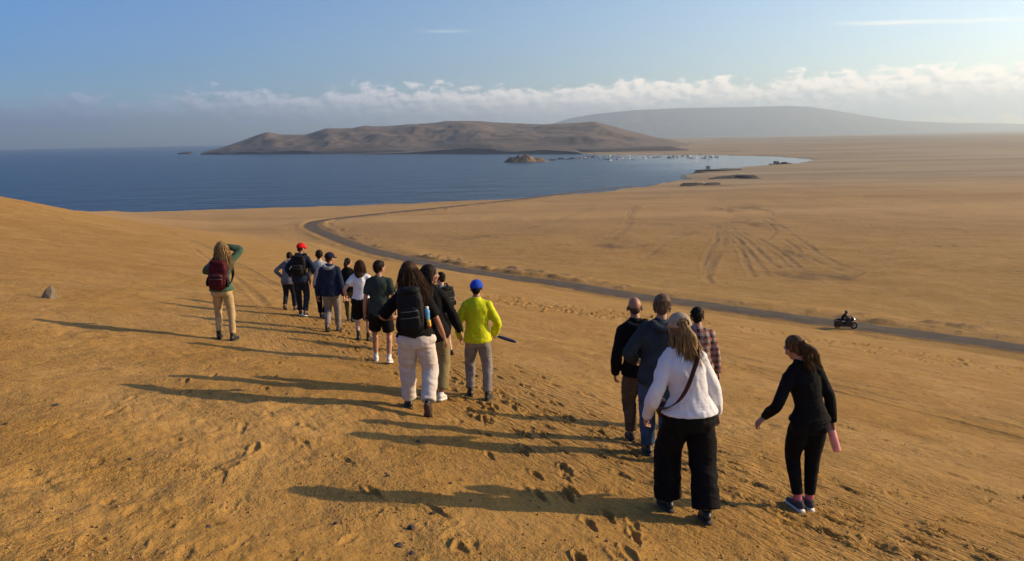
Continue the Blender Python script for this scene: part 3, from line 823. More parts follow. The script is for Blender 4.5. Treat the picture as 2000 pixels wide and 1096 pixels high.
    def body(s, sleeves='long', legs_bare=False):
        sl = .80 if sleeves == 'long' else .9
        mb = MB(); fx = MB(); g = s.girth
        s.torso(mb, -.026, .80, 1.49)
        for i, sgn in enumerate((-1,1)):
            s.limb(mb, s.sh[i], s.elb[i], s.wri[i], [.042*g*sl,.044*g*sl,.037*(sl+.1),.036*(sl+.1),.025], 2)
            s.limb(mb, s.hips[i], s.knees[i], s.ank[i]-V3(0,0,.0), [.066*g,.066*g,.052,.050,.034], 2)
            if legs_bare: mb.ball((s.knees[i]*.68+s.ank[i]*.32)-V3(0,.014,0), (.048,.052,.095))
            s.hand(i, mb, fx)
        # neck and head
        mb.tube([s.nk-V3(0,0,.05), s.nk+V3(0,.004,.02), s.H((0,-.012,-.075)), s.H((0,-.005,-.02))], [(.062,.058),(.054,.054),(.052,.056),(.05,.055)], 14, sub=2)
        HM = s.HM
        mb.ball(s.H((0,-.016,.026)), (.073,.094,.091), HM); mb.ball(s.H((0,.028,-.030)), (.060,.064,.075), HM); mb.ball(s.H((0,.050,-.083)), (.036,.034,.030), HM)
        mb.tube([s.H((0,.082,.012)), s.H((0,.100,-.012)), s.H((0,.108,-.030)), s.H((0,.088,-.040))], [.009,.011,.014,.008], 8)
        mb.ball(s.H((0,.085,-.060)), (.024,.012,.010), HM); mb.ball(s.H((0,.076,.022)), (.055,.022,.012), HM)
        for sgn in (-1,1):
            fx.ball(s.H((sgn*.076,-.004,-.012)), (.010,.020,.032), HM @ rotm(0,0,sgn*22), 10, 7)
            mb.ball(s.H((sgn*.036,.066,-.030)), (.024,.020,.022), HM)
        me = mb.fused('person_body', s.vox*.85, 2, fx)
        o = s.put('body', me, [s.skin, EYE_W, EYE_D])
        e = MB()
        for sgn in (-1,1): e.ball(s.H((sgn*.030,.080,.004)), (.013,.010,.010), HM, 8, 6)
        n0 = len(me.polygons); bm = bmesh.new(); bm.from_mesh(me); e2 = e.mesh('e')
        for v in e2.vertices: v.co *= s.k
        bm.from_mesh(e2); bm.faces.ensure_lookup_table()
        for f in bm.faces[n0:]: f.material_index = 1
        bm.to_mesh(me); bm.free()
        return o
    def top(s, mat, sleeve=2.0, ease=.022, hem=.86, flare=0.0, slack=.012, collar=True, hood=False, fold=.007, seed=1, name='jacket', cuff=None, zip_=None, neck=1.495, hoodmat=None, ff=(6,6,6)):
        mb = MB(); g = s.girth; slack *= .72; ease *= .88
        s.torso(mb, ease, hem, neck, hem=flare)
        for i, sgn in enumerate((-1,1)):
            w_ = s.wri[i]+(s.wri[i]-s.elb[i])*.03
            b_ = slack*1.2
            s.limb(mb, s.sh[i]-V3(sgn*.02,0,.005), s.elb[i], w_, [.056*g+slack,.052*g+slack,.046*g+b_,.043*g+b_*1.15,.031*g+slack*.9], sleeve, 14)
            mb.ball(s.sh[i]-V3(sgn*.014,0,.018), (.058*g+slack,.062*g+slack,.058*g+slack))
            mb.tube([s.T(V3(0,-.012,1.475)), s.T(V3(sgn*.085,-.008,1.448)), s.sh[i]+V3(-sgn*.01,0,-.006)], [.048,.046+slack*.3,.042+slack], 10, sub=2)
        if collar: mb.tube([s.nk-V3(0,0,.03), s.nk+V3(0,.0,.028)], [(.075,.070),(.070,.066)], 16, sub=1)
        me = mb.fused(name, s.vox, 3, None, folds(fold, ff, seed=seed))
        o = s.put(name, me, mat)
        if sleeve > 1.5:
            hb = MB(); s.torso(hb, ease+.003, hem-.006, hem+.040, hem=flare); s.put('hem_band', hb.fused('hem_band', s.vox*.8, 1, None, folds(fold*.5, (9,9,3), seed=seed+7)), mat, o)
            for i in range(2):
                u = s.wri[i]-s.elb[i]; u = u/np.linalg.norm(u); cb = MB(); rr = .032*g+slack*.9+.003
                cb.tube([s.wri[i]-u*.045, s.wri[i]-u*.02, s.wri[i]+u*.012], [rr*1.04,rr,rr*.96], 14, side=(1,.1,0), sub=2); s.put('cuff', cb.mesh('cuff'), mat, o)
        if hood:
            hb = MB(); hb.tube([s.T(V3(-.105,-.045,1.49)), s.T(V3(-.07,-.105,1.455)), s.T(V3(0,-.130,1.43)), s.T(V3(.07,-.105,1.455)), s.T(V3(.105,-.045,1.49))], [(.022,.035),(.034,.052),(.040,.062),(.034,.052),(.022,.035)], 12, side=(0,0,1))
            s.put('hood', hb.fused('hood', s.vox, 3, None, folds(.006, seed=seed+3)), hoodmat or mat, o)
        return o
    def bottom(s, mat, rads=(.098,.090,.072,.066,.060), upto=1.9, ease=.012, waist=.97, fold=.007, seed=2, name='trousers', belt=None):
        mb = MB(); g = s.girth
        s.torso(mb, ease, .80, waist)
        for i, sgn in enumerate((-1,1)):
            mb.ball(s.hips[i]+V3(0,-.032,-.055), (.084*g+ease*.6,.092*g+ease*.6,.085))
            a, b_, c = s.hips[i]+V3(-(-1,1)[i]*.012,0,-.01), s.knees[i], s.ank[i]+V3(0,-.004,0)
            s.limb(mb, a, b_, c, [r*(.86 if k == 0 else 1)*(g if k < 2 else (.5+.5*g)) for k, r in enumerate(rads)], upto, 16)
        me = mb.fused(name, s.vox, 3, None, folds(fold, (4,4,8), seed=seed))
        return s.put(name, me, mat)
    def shoes(s, mat, sole=SOLE_D, high=0.0, name='shoe', sock=None, sockh=.10):
        for i in range(2):
            pit, fy = s.foot[i]; M = rotm(0,0,fy) @ rotm(-pit,0,0); A = s.ank[i]
            W = lambda x, y, z: M @ V3(x,y,z)+A
            mb = MB()
            mb.tube([W(0,-.075,-.045), W(0,-.05,-.03), W(0,0,-.028), W(0,.06,-.038), W(0,.12,-.050), W(0,.165,-.056), W(0,.182,-.060)], [(.018,.018),(.036,.038),(.038,.046),(.043,.036),(.045,.026),(.034,.020),(.012,.012)], 12, sub=2)
            mb.tube([W(0,-.012,-.03), W(0,-.014,.02+high), ], [(.042,.050),(.040,.046)], 12, sub=1)
            o = s.put(name, mb.fused(name, .0095, 2), mat)
            sb = MB(); out = []
            for (y, w_) in ((-.085,.010),(-.072,.032),(-.03,.037),(.03,.037),(.08,.046),(.13,.047),(.17,.034),(.192,.010)): out.append((y, w_))
            V = []; 
            for zz in (-.088,-.066):
                for y, w_ in out: V.append(W(-w_, y, zz))
                for y, w_ in out[::-1]: V.append(W(w_, y, zz))
            n_ = len(out)*2; q = [(k, (k+1) % n_, n_+(k+1) % n_, n_+k) for k in range(n_)]
            for base in (0, n_):
                for k in range(len(out)-1): q.append((base+k, base+k+1, base+n_-2-k, base+n_-1-k))
            sb.add(V, q); s.put('sole', sb.mesh('sole'), sole, o)
            if sock is not None:
                kb = MB(); up = s.knees[i]-A; up = up/np.linalg.norm(up)
                kb.tube([A+up*-.02, A+up*.05, A+up*sockh], [.040,.040,.047], 14, sub=2); s.put('sock', kb.fused('sock', .010, 2), sock)
    def strands(s, mb, n, rootf, length, wind=(0,0,0), wave=.012, thick=.0035, fall=1.0, spread=.03, out=.35):
        for k in range(n):
            p0, d0_ = rootf(k/n); p = s.H(p0); d = s.HM @ np.asarray(d0_, float); L = length*rng.uniform(.7,1.12); m = 7
            P = [p]; off = rng.normal(0, spread, 3); ph = rng.uniform(0, 6.3)
            for j in range(1, m):
                t_ = j/(m-1); g_ = V3(0,0,-1)*fall*min(1,t_*2.2)+V3(*wind)*t_+off*t_*3
                dd = d*out*(1-t_)**1.5+g_; dd /= np.linalg.norm(dd)
                q = P[-1]+dd*L/(m-1)+V3(math.sin(ph+j*1.7),math.cos(ph+j*1.3),0)*wave*t_
                c = s.nk+V3(0,-.03,-.10); 
                P.append(q)
            w_ = thick*rng.uniform(.7,1.5)
            mb.tube(P, [w_,w_*1.1,w_*1.1,w_,w_*.9,w_*.7,w_*.25], 4, sub=1, cap=False)
    def scalp(s, lo=-.02, hi=.09, back=True):
        def f(u):
            th = rng.uniform(math.pi*1.02, math.pi*1.98) if back else rng.uniform(0, 2*math.pi); zz = rng.uniform(lo, hi)
            rr = math.sqrt(max(.05, 1-((zz-.03)/.097)**2)); return (math.cos(th)*.080*rr, -.020+math.sin(th)*.098*rr, zz), (math.cos(th)*.9, math.sin(th)*.9, .15)
        return f
    def hair(s, mat, style='short', length=.30, wind=(0,0,0), n=160, thick=.004, wave=.012, big=1.0, extra=None, spread=.03):
        mb = MB(); st = MB(); HM = s.HM
        mb.ball(s.H((0,-.024,.034)), (.081*big,.097*big,.092*big), HM)
        if style in ('short','pony','cropped'):
            mb.ball(s.H((0,-.064,-.020)), (.064,.046,.062), HM)
            for sgn in (-1,1): mb.ball(s.H((sgn*.058,-.012,.022)), (.022,.052,.042), HM)
        if style == 'short':
            mb.ball(s.H((0,.045,.082)), (.062,.045,.034), HM)
            s.strands(st, n, s.scalp(-.05,.12,False), .034, (0,.02,-.1), .002, .0026, .55, .05, .62)
            mb.ball(s.H((0,-.02,.050)), (.083*big,.094*big,.084*big), HM)
        if style == 'long':
            P = [s.H((0,-.05,.06)), s.H((0,-.088,-.02)), s.H((0,-.088,-.10))]
            e = s.T(V3(0,-.135,1.42-(length-.22)*.9)); w3 = V3(*wind)
            P += [P[-1]*.45+e*.55+w3*.05, e+w3*.12]
            mb.tube(P, [(.070,.05),(.082*big,.050),(.088*big,.046),(.092*big,.040),(.060,.018)], 14, sub=3)
            for sgn in (-1,1): mb.tube([s.H((sgn*.055,-.005,.04)), s.H((sgn*.074,-.02,-.04)), s.H((sgn*.078,-.03,-.12))+w3*.03], [.030,.032,.022], 10, sub=2)
            s.strands(st, n, s.scalp(-.06,.10), length, wind, wave, thick, 1.0, spread)
        if style == 'pony':
            b0 = s.H((0,-.115,.035)); w3 = V3(*wind)
            e = b0+V3(0,-.06,-length)+w3
            mb.tube([s.H((0,-.085,.04)), b0, b0*.6+e*.4+V3(0,-.035,.03)+w3*.1, b0*.25+e*.75, e], [.022,.020,.034,.028,.008], 10, sub=3)
            s.strands(st, n, lambda u: ((rng.normal(0,.012),-.115+rng.normal(0,.01),.035+rng.normal(0,.012)), (0,-.8,.1)), length*1.05, tuple(w3*2.6), wave, thick, 1.0, spread)
        if extra: extra(mb, st)
        fr = 42
        def rough(c): return .0035*big*fbm(c[:,0]*60, c[:,1]*60, 3, 5, .55, c[:,2]*14)
        me = mb.fused('hair', .0095, 2, st, rough)
        return s.put('hair', me, mat)
    def cap(s, mat, brim=True, back_hole=False, turn=0, size=1.0, strap=None):
        HM = s.HM @ rotm(4,0,turn); V = []; q = []; nu, nv = 32, 9
        hc = s.H((0,-.018,.030)); r = V3(.090,.108,.096)*size
        for i in range(nv+1):
            ph = (math.pi/2)*(i/nv)*1.10
            for k in range(nu):
                th = 2*math.pi*k/nu; V.append(HM @ (V3(math.sin(ph)*math.cos(th), math.sin(ph)*math.sin(th), math.cos(ph))*r)+hc)
        for i in range(nv):
            for k in range(nu):
                th = (2*math.pi*(k+.5)/nu-1.5*math.pi); th = (th+math.pi) % (2*math.pi)-math.pi
                if back_hole and 5 <= i < nv-1 and abs(th) < .62*math.sqrt(max(0, 1-((nv-1-i)/4.2)**2))+.05: continue
                q.append((i*nu+k, i*nu+(k+1) % nu, (i+1)*nu+(k+1) % nu, (i+1)*nu+k))
        mb = MB(); mb.add(V, q); me = mb.mesh('cap'); o = s.put('cap', me, mat)
        so = o.modifiers.new('thickness', 'SOLIDIFY'); so.thickness = .004; so.offset = 1
        bb = MB(); bb.ball(hc+HM @ V3(0,0,r[2]+.002), (.010,.010,.006), HM, 8, 6); s.put('button', bb.mesh('button'), mat, o)
        if brim:
            V = []; q = []; n_ = 14
            for j, (ro, dz) in enumerate(((1.0,0),(1.28,-.004),(1.62,-.022))):
                for k in range(n_+1):
                    a_ = R(90-58+116*k/n_); f = math.sin(math.pi*k/n_)**.6; rr = 1+(ro-1)*f
                    V.append(HM @ V3(math.cos(a_)*r[0]*rr*.99, math.sin(a_)*r[1]*rr*.99, -.012+dz*f-.010*abs(math.cos(a_)))+hc)
            b2 = MB(); b2.add(V, grid_quads(3, n_+1)); o2 = s.put('brim', b2.mesh('brim'), mat, o); so = o2.modifiers.new('thickness','SOLIDIFY'); so.thickness = .005
        return o
    def world(s, p):
        M = Matrix.Translation(Vector(s.base)) @ Matrix.Rotation(R(s.yaw),4,'Z'); return M @ Vector(np.asarray(p)*s.k)
    def carried(s, name, label, cat, origin, group=None):
        """a thing of its own that the person wears or holds; its parts are built in the person's frame"""
        o = bpy.data.objects.new(name, None); COL.objects.link(o); o.location = s.world(origin); o.rotation_euler = (0,0,R(s.yaw)); o.empty_display_size = .1
        o['label'] = label; o['category'] = cat
        if group: o['group'] = group
        return o, np.asarray(origin, float)
    def piece(s, root, org, name, me, mat, parent=None):
        n = len(me.vertices); co = np.empty(n*3, np.float32); me.vertices.foreach_get('co', co); co = (co.reshape(-1,3)-org)*s.k
        me.vertices.foreach_set('co', co.astype(np.float32).ravel()); me.update()
        return link(name, me, mat, parent or root)
    def backpack(s, mat, label, w_=.155, h=.235, d=.085, z_=1.245, pocket=None, side_mat=None, y=-.185, lid=True, seed=4, dx=0.0, straps=True):
        M = rotm(-s.lean, s.side, s.twist); c = s.T(V3(dx,y,z_)); root, org = s.carried('backpack', label, 'backpack', c-M @ V3(0,0,h), 'backpacks worn on the slope')
        P = lambda x, yy, zz: M @ V3(x,yy,zz)+c
        mb = MB(); mb.box(P(0,0,0), (w_,d,h), M, .45); mb.ball(P(0,0,h*.78), (w_*.92,d*.95,h*.34), M); mb.ball(P(0,-d*.25,-h*.45), (w_*1.02,d*1.05,h*.5), M)
        s.piece(root, org, 'main_compartment', mb.fused('pack', .012, 3, None, folds(.006, (6,6,8), seed)), mat)
        mb = MB(); mb.box(P(0,-d-.012,-h*.25), (w_*.74,.040,h*.5), M, .5); s.piece(root, org, 'front_pocket', mb.fused('pocket', .010, 3, None, folds(.004, (8,8,9), seed+1)), pocket or mat)
        if lid:
            mb = MB(); mb.box(P(0,-.012,h*.93), (w_*.86,d*1.0,h*.17), M, .6); s.piece(root, org, 'lid', mb.fused('lid', .011, 3, None, folds(.004, (8,8,9), seed+2)), pocket or mat)
        for sgn in (-1,1):
            mb = MB(); mb.tube([P(sgn*(w_+.01),0,-h*.75), P(sgn*(w_+.022),0,-h*.5), P(sgn*(w_+.008),0,-h*.1)], [(.020,d*.62),(.026,d*.7),(.012,d*.6)], 12, sub=2)
            s.piece(root, org, 'side_pocket', mb.fused('side', .011, 2), side_mat or mat)
            if straps:
                mb = MB(); g = s.girth; X = sgn*.095
                dpt = np.interp(1.32, [q_[0] for q_ in s.sec], [q_[2] for q_ in s.sec])+.035
                mb.tube([P(X-dx,d*.8,h*.72), s.T(V3(X*1.05,-.06,1.50)), s.T(V3(X*1.1,.02,1.515)), s.T(V3(X*1.15,dpt*.8,1.44)), s.T(V3(X*1.3,dpt,1.32)), s.T(V3(sgn*.17*g,dpt*.75,1.18)), s.T(V3(sgn*.185*g,-.02,1.06)), P(sgn*w_*.9,d*.6,-h*.8)], [(.026,.008)]*6+[(.014,.005)]*2, 8, side=(1,0,0), sub=2)
                s.piece(root, org, 'shoulder_strap', mb.mesh('strap'), side_mat or mat)
        mb = MB(); mb.tube([P(-.035,d*.7,h*1.02), P(-.03,d*.7,h*1.12), P(.03,d*.7,h*1.12), P(.035,d*.7,h*1.02)], [(.007,.004)]*4, 8, sub=2); s.piece(root, org, 'haul_loop', mb.mesh('loop'), side_mat or mat)
        for zz in (-.15, .12):
            mb = MB(); mb.tube([P(-w_*.7,-d-.05,h*zz), P(0,-d-.058,h*zz-.004), P(w_*.7,-d-.05,h*zz)], [.0035]*3, 6, sub=2); s.piece(root, org, 'zip', mb.mesh('zip'), plain_mat('zip_grey', (.14,.14,.145), .5))
        return root, P, org, M
def bottle(p, base, axis, L, rad, mat, capmat, label, cat='bottle'):
    """free-standing maker for held bottles: base and axis in world space"""
    ax = np.asarray(axis, float); ax /= np.linalg.norm(ax); b = np.asarray(base, float)
    o = bpy.data.objects.new('water_bottle', None); COL.objects.link(o); o.location = b; o['label'] = label; o['category'] = cat
    mb = MB(); mb.tube([ax*0, ax*.008, ax*L*.72, ax*L*.80, ax*L*.84], [rad*.86,rad,rad,rad*.8,rad*.55], 18, side=(1,.2,.1), sub=2); link('flask', mb.mesh('flask'), mat, o)
    mb = MB(); mb.tube([ax*L*.84, ax*L*.86, ax*L*.985, ax*L], [rad*.58,rad*.64,rad*.62,rad*.5], 16, side=(1,.2,.1), sub=1); link('lid', mb.mesh('lid'), capmat, o)
    return o
# ------------------------------------------------------------------ the walkers
BLACK = cloth('black_cotton', (.0055,.0055,.0065)); BLACK2 = cloth('black_nylon', (.008,.0085,.010), rough=.7, wr=.006); NAVY = cloth('navy_fleece', (.014,.022,.05)); CHAR = cloth('blue_grey_fleece', (.030,.040,.050))
JEANS = cloth('blue_denim', (.045,.085,.16), .3); DJEANS = cloth('dark_denim', (.016,.02,.03), .3); GREYT = cloth('grey_cotton', (.22,.20,.20)); WHITE = cloth('white_cotton', (.72,.72,.75), .04)
CREAM = cloth('off_white_cotton', (.60,.54,.50), .06); TAN = cloth('tan_cotton', (.44,.32,.17)); OLIVE = cloth('olive_cotton', (.10,.085,.045)); KHAKI = cloth('khaki_cotton', (.22,.175,.085)); BROWN = cloth('brown_cotton', (.10,.072,.048))
GREENJ = cloth('green_fleece', (.055,.105,.075)); DGREEN = cloth('dark_green_cotton', (.028,.042,.036)); GREYH = cloth('grey_marl', (.14,.145,.17)); YEL = cloth('yellow_shell', (.56,.59,.008), .06, .6, wr=.008)
HOODG = cloth('grey_hood', (.20,.215,.23)); LEATHB = plain_mat('black_leather', (.012,.011,.011), .5); SNEAKW = plain_mat('white_leather', (.58,.57,.55), .55); SNEAKG = cloth('grey_mesh', (.07,.065,.075)); PINKS = cloth('pink_knit', (.50,.13,.17))
H_BLOND = hair_mat('blond_hair', (.13,.075,.032), (.42,.27,.11)); H_DARK = hair_mat('dark_hair', (.006,.0045,.004), (.020,.013,.009)); H_BROWN = hair_mat('brown_hair', (.014,.008,.005), (.085,.038,.018)); H_DBL = hair_mat('ash_blond_hair', (.07,.042,.02), (.26,.16,.07)); H_LB = hair_mat('light_brown_hair', (.075,.048,.03), (.22,.14,.08))
SK_T = skin_mat('tanned_skin', (.30,.150,.092)); SK_P = skin_mat('pale_skin', (.50,.30,.22))
step = lambda a, b, pa=0, pb=28: ((-.085,a,pa,6,0),(.085,b,pb,-6,0))

# woman with the maroon backpack, standing apart
p = Person('woman in green jacket and tan trousers with maroon backpack, arm raised to her brow', (443,663), 471, yaw=4, sex='f', lean=2, side=5, head=(-6,-3,0), legs=((-.125,.0,0,10,0),(.125,-.05,0,-10,0)),
           arms=(dict(w=(-.08,.30,1.22), pole=(-1,-.25,-.35), curl=45, thumb=(0,0,1)), dict(w=(.075,.13,1.655), pole=(1,.25,-.15), hdir=(-.8,.25,.25), thumb=(0,-.2,-1), curl=12, palm=(0,-.2,-1))), girth=.98)
p.body(); p.top(GREENJ, ease=.026, hem=.90, slack=.016); p.bottom(TAN, (.094,.084,.064,.058,.050)); p.shoes(LEATHB, SOLE_D, high=.05, name='boot'); p.hair(H_BLOND, 'long', .36, (.22,-.1,0), 420, .0032, .012)
MAR = cloth('maroon_nylon', (.055,.005,.010), rough=.6); RED = cloth('red_nylon', (.30,.012,.02), rough=.6)
rt, P, org, M = p.backpack(MAR, 'maroon backpack on the woman with blond hair and tan trousers', .150, .245, .085, 1.175, pocket=MAR, side_mat=BLACK2)

# pair in front on the left: grey top, then red cap
p = Person('person in grey sweatshirt and dark jeans, half hidden behind the red cap walker', (567,607), 490, yaw=-3, lean=14, side=3, head=(10,-22,0), legs=step(-.18,.16,30,0),
           arms=(dict(w=(-.20,.10,1.0), pole=(-1,-.6,-.1)), dict(w=(.24,.12,.92))), group='walkers going down the sand slope')
p.body(); p.top(GREYH, ease=.03, hem=.84, hood=True); p.bottom(DJEANS); p.shoes(LEATHB); p.hair(H_DARK, 'short', n=60)
p = Person('man in red baseball cap, navy sweater and black backpack, looking right', (592,620), 474.5, yaw=3, lean=4, side=4, head=(-52,-4,0), hat=.01, legs=((-.08,.12,0,5,0),(.09,-.14,14,-5,0)), arms=(dict(w=(-.25,.10,.98), pole=(-.6,-1,0)), dict(w=(.25,.14,1.02), pole=(.6,-1,0))))
p.body(); p.top(NAVY, ease=.026, hem=.86); p.bottom(DJEANS); p.shoes(LEATHB, SOLE_W); p.hair(H_BROWN, 'cropped', n=10); p.cap(cloth('red_cotton', (.62,.012,.014), .05))
p.backpack(BLACK2, 'black backpack on the man in the red cap', .150, .235, .075, 1.22)
# hidden walker beside the navy jacket
p = Person('dark haired person in black trousers, mostly hidden left of the navy jacket', (631,624), 489, yaw=0, lean=3, head=(8,-4,0), legs=step(.16,-.16,0,24), arms=(dict(w=(-.29,.10,.90)), dict(w=(.24,.0,.88))))
p.body(); p.top(cloth('pale_shirt', (.42,.42,.45)), 1.0, ease=.024, hem=.88, name='shirt'); p.bottom(BLACK, (.098,.09,.074,.066,.058)); p.shoes(LEATHB); p.hair(H_DARK, 'short', n=120, big=1.10)
p = Person('person in navy jacket with grey hood, grey trousers and dark cap', (650,649), 487, yaw=-2, lean=4, head=(-40,-2,0), hat=.01, legs=((-.05,-.20,22,3,0),(.07,.20,0,-4,0)), arms=(dict(w=(-.28,.02,.86)), dict(w=(.29,-.06,.86))), girth=1.02)
p.body(); p.top(NAVY, ease=.034, hem=.86, slack=.020, hood=True, hoodmat=HOODG); p.bottom(GREYT, (.100,.090,.070,.064,.058)); p.shoes(LEATHB); p.hair(H_BROWN, 'cropped'); p.cap(cloth('dark_navy_cotton', (.012,.013,.03)))
p = Person('person in black top and olive trousers, half hidden left of the white tee', (685,630), 504, yaw=2, sex='f', lean=3, head=(-30,-4,0), legs=step(.15,-.18,0,26), arms=(dict(w=(-.26,.06,.88)), dict(w=(.24,-.04,.86))))
p.body(); p.top(BLACK, ease=.022, hem=.86); p.bottom(OLIVE, (.092,.084,.066,.060,.052)); p.shoes(LEATHB, high=.04, name='boot'); p.hair(H_DARK, 'pony', .16, (.03,-.02,0), 50)
p = Person('woman in white tee, black knee shorts and black boots with brown bob', (709,666), 505, yaw=4, sex='f', girth=1.08, lean=4, head=(-14,-3,0), legs=((-.09,.02,0,8,0),(.10,.16,0,-6,0)), arms=(dict(w=(-.33,.12,.97), pole=(-.5,-1,0), curl=30), dict(w=(.25,.05,.86))), skin=SK_P)
p.body('short', legs_bare=True); p.top(WHITE, .62, ease=.024, hem=.93, slack=.028, collar=False, fold=.008, name='tee_shirt', neck=1.47); p.bottom(BLACK, (.112,.110,.104,.09,.08), 1.06, ease=.022, name='shorts'); p.shoes(LEATHB, high=.10, name='boot'); p.hair(H_BROWN, 'long', .24, (.10,0,0), 180, .004)
p = Person('man in dark green tee and black shorts with white sneakers', (747,706), 511, yaw=3, lean=3, head=(-38,-2,0), legs=((-.12,.12,0,8,0),(.13,-.10,16,-6,0)), arms=(dict(w=(-.27,.05,.86), curl=35), dict(w=(.25,.10,.90))))
p.body('short', legs_bare=True); p.top(DGREEN, .72, ease=.030, hem=.84, slack=.030, collar=False, fold=.009, name='tee_shirt', neck=1.47); p.bottom(BLACK, (.112,.108,.100,.09,.08), .90, ease=.02, name='shorts'); p.shoes(SNEAKW, SOLE_W, name='sneaker', sock=cloth('white_knit', (.6,.6,.6)), sockh=.06); p.hair(H_DARK, 'short', n=90, big=1.04)

# walker half hidden beyond the khaki trousers, pack on the back
p = Person('person in black shorts mostly hidden behind the dark haired woman in khaki trousers', (868,694), 533, yaw=38, lean=3, head=(14,-2,4), legs=step(.1,-.12,0,20), arms=(dict(w=(-.24,.05,.88)), dict(w=(.22,.12,.95))), skin=SK_P)
p.body('short', legs_bare=True); p.top(cloth('grey_blue_tee', (.10,.11,.14)), .7, ease=.026, hem=.86, slack=.026, collar=False, name='tee_shirt', neck=1.47); p.bottom(BLACK, (.110,.106,.098,.09,.08), .9, ease=.02, name='shorts'); p.shoes(LEATHB); p.hair(H_DARK, 'short', n=60)
p.backpack(BLACK2, 'black backpack with pale patch on the half hidden walker right of the long hair', .145, .215, .085, 1.245, y=-.20)
p = Person('woman with long dark hair in black jacket and khaki trousers, face turned right', (851,777), 519, yaw=-4, sex='f', girth=1.02, lean=3, side=-5, head=(-62,-2,0), legs=((-.08,.12,0,5,0),(.09,-.10,12,-8,0)), arms=(dict(w=(-.25,.05,.88)), dict(w=(.33,.10,.87), pole=(.5,-1,0), curl=35)), skin=SK_T)
p.body(); p.top(BLACK, ease=.03, hem=.80, slack=.018, flare=.012); p.bottom(KHAKI, (.104,.100,.090,.088,.086), 1.86); p.shoes(SNEAKW, SOLE_W, name='sneaker'); p.hair(H_DARK, 'long', .30, (.08,-.05,0), 420, .003, .016, 1.1)

# broad walker with the big black pack and white trousers
p = Person('long haired person in black tee and white trousers under a large black backpack', (818,803), 513, yaw=2, sex='f', girth=.98, hipw=1.12, lean=5, side=-5, head=(-6,-4,0), legs=((-.12,.16,0,14,0),(.13,-.22,62,-4,.02)),
           arms=(dict(w=(-.20,.24,1.08), pole=(-.9,-.55,-.2), curl=40), dict(w=(.31,.10,.88), pole=(.4,-1,0), curl=35)), skin=SK_T)
p.body('short'); p.top(BLACK, .95, ease=.032, hem=.93, slack=.030, collar=False, fold=.008, name='tee_shirt', neck=1.47); p.bottom(CREAM, (.118,.112,.094,.088,.080), 1.92, ease=.024, waist=.96, fold=.011); p.shoes(LEATHB, SOLE_B); 
p.hair(H_BROWN, 'long', .36, (.40,-.05,.05), 1000, .0024, .018, 1.22, spread=.065)
rt, P, org, M = p.backpack(BLACK2, 'large black backpack on the walker in white trousers', .140, .262, .095, 1.225, y=-.200)
o = bottle(p, p.world(P(.160,.0,-.14)), (.02,0,1), .19*p.k, .030*p.k, plain_mat('blue_plastic', (.10,.33,.62), .3), plain_mat('white_plastic', (.7,.7,.7), .4), 'blue water bottle in the side pocket of the large black backpack')
w0, org = p.carried('snack_packet', 'red and yellow snack packet tucked in the side of the large black backpack', 'snack packet', P(.18,-.015,-.165))
mb = MB(); mb.box(P(.18,-.03,-.135), (.022,.030,.040), M, .4); p.piece(w0, org, 'wrapper', mb.fused('wrap', .006, 1, None, folds(.004,(20,20,20),3)), plain_mat('yellow_foil', (.70,.45,.04), .35))
mb = MB(); mb.tube([P(.18,-.03,-.175), P(.18,-.03,-.15)], [(.025,.033),(.025,.033)], 12, sub=1); p.piece(w0, org, 'band', mb.mesh('band'), plain_mat('red_foil', (.55,.04,.02), .35))

# man in yellow
p = Person('man in bright yellow jacket and blue cap with light grey trousers', (936,776), 547, yaw=-2, lean=3, head=(-6,-3,0), hat=.01, legs=((-.13,.06,0,10,0),(.13,-.10,0,-10,0)), arms=(dict(w=(-.265,.14,.90), pole=(-.7,-1,0), curl=30), dict(w=(.235,.16,.93), pole=(.9,-1,0), curl=75, hdir=(.25,.75,-.55), thumb=(.5,.2,.8))), girth=.98)
p.body(); p.top(YEL, ease=.032, hem=.885, slack=.022, fold=.010); p.bottom(GREYT, (.102,.092,.074,.068,.058), fold=.009); p.shoes(LEATHB, high=.03); p.hair(H_DARK, 'cropped'); p.cap(cloth('blue_cotton', (.02,.07,.50), .08))
GR = p.grip; ax = V3(.93,.12,-.36); ax /= np.linalg.norm(ax)
um, org = p.carried('folded_umbrella', 'dark blue folded umbrella held out by the man in yellow', 'umbrella', GR-ax*.12)
mb = MB(); mb.tube([GR+ax*.05, GR+ax*.08, GR+ax*.2, GR+ax*.30, GR+ax*.335], [.014,.021,.024,.021,.010], 14, side=(0,0,1), sub=2); p.piece(um, org, 'cover', mb.fused('cover', .006, 1, None, folds(.002,(20,20,20),3)), cloth('dark_blue_nylon', (.012,.022,.075), rough=.6))
mb = MB(); mb.tube([GR-ax*.12, GR-ax*.02, GR+ax*.055], [.013,.012,.012], 12, side=(0,0,1), sub=1); p.piece(um, org, 'handle', mb.mesh('handle'), plain_mat('pale_blue_plastic', (.08,.32,.55), .4))
mb = MB(); mb.tube([GR+ax*.334, GR+ax*.36], [.006,.003], 8, side=(0,0,1), sub=1); p.piece(um, org, 'tip', mb.mesh('tip'), plain_mat('steel', (.5,.5,.52), .3, 1.0))

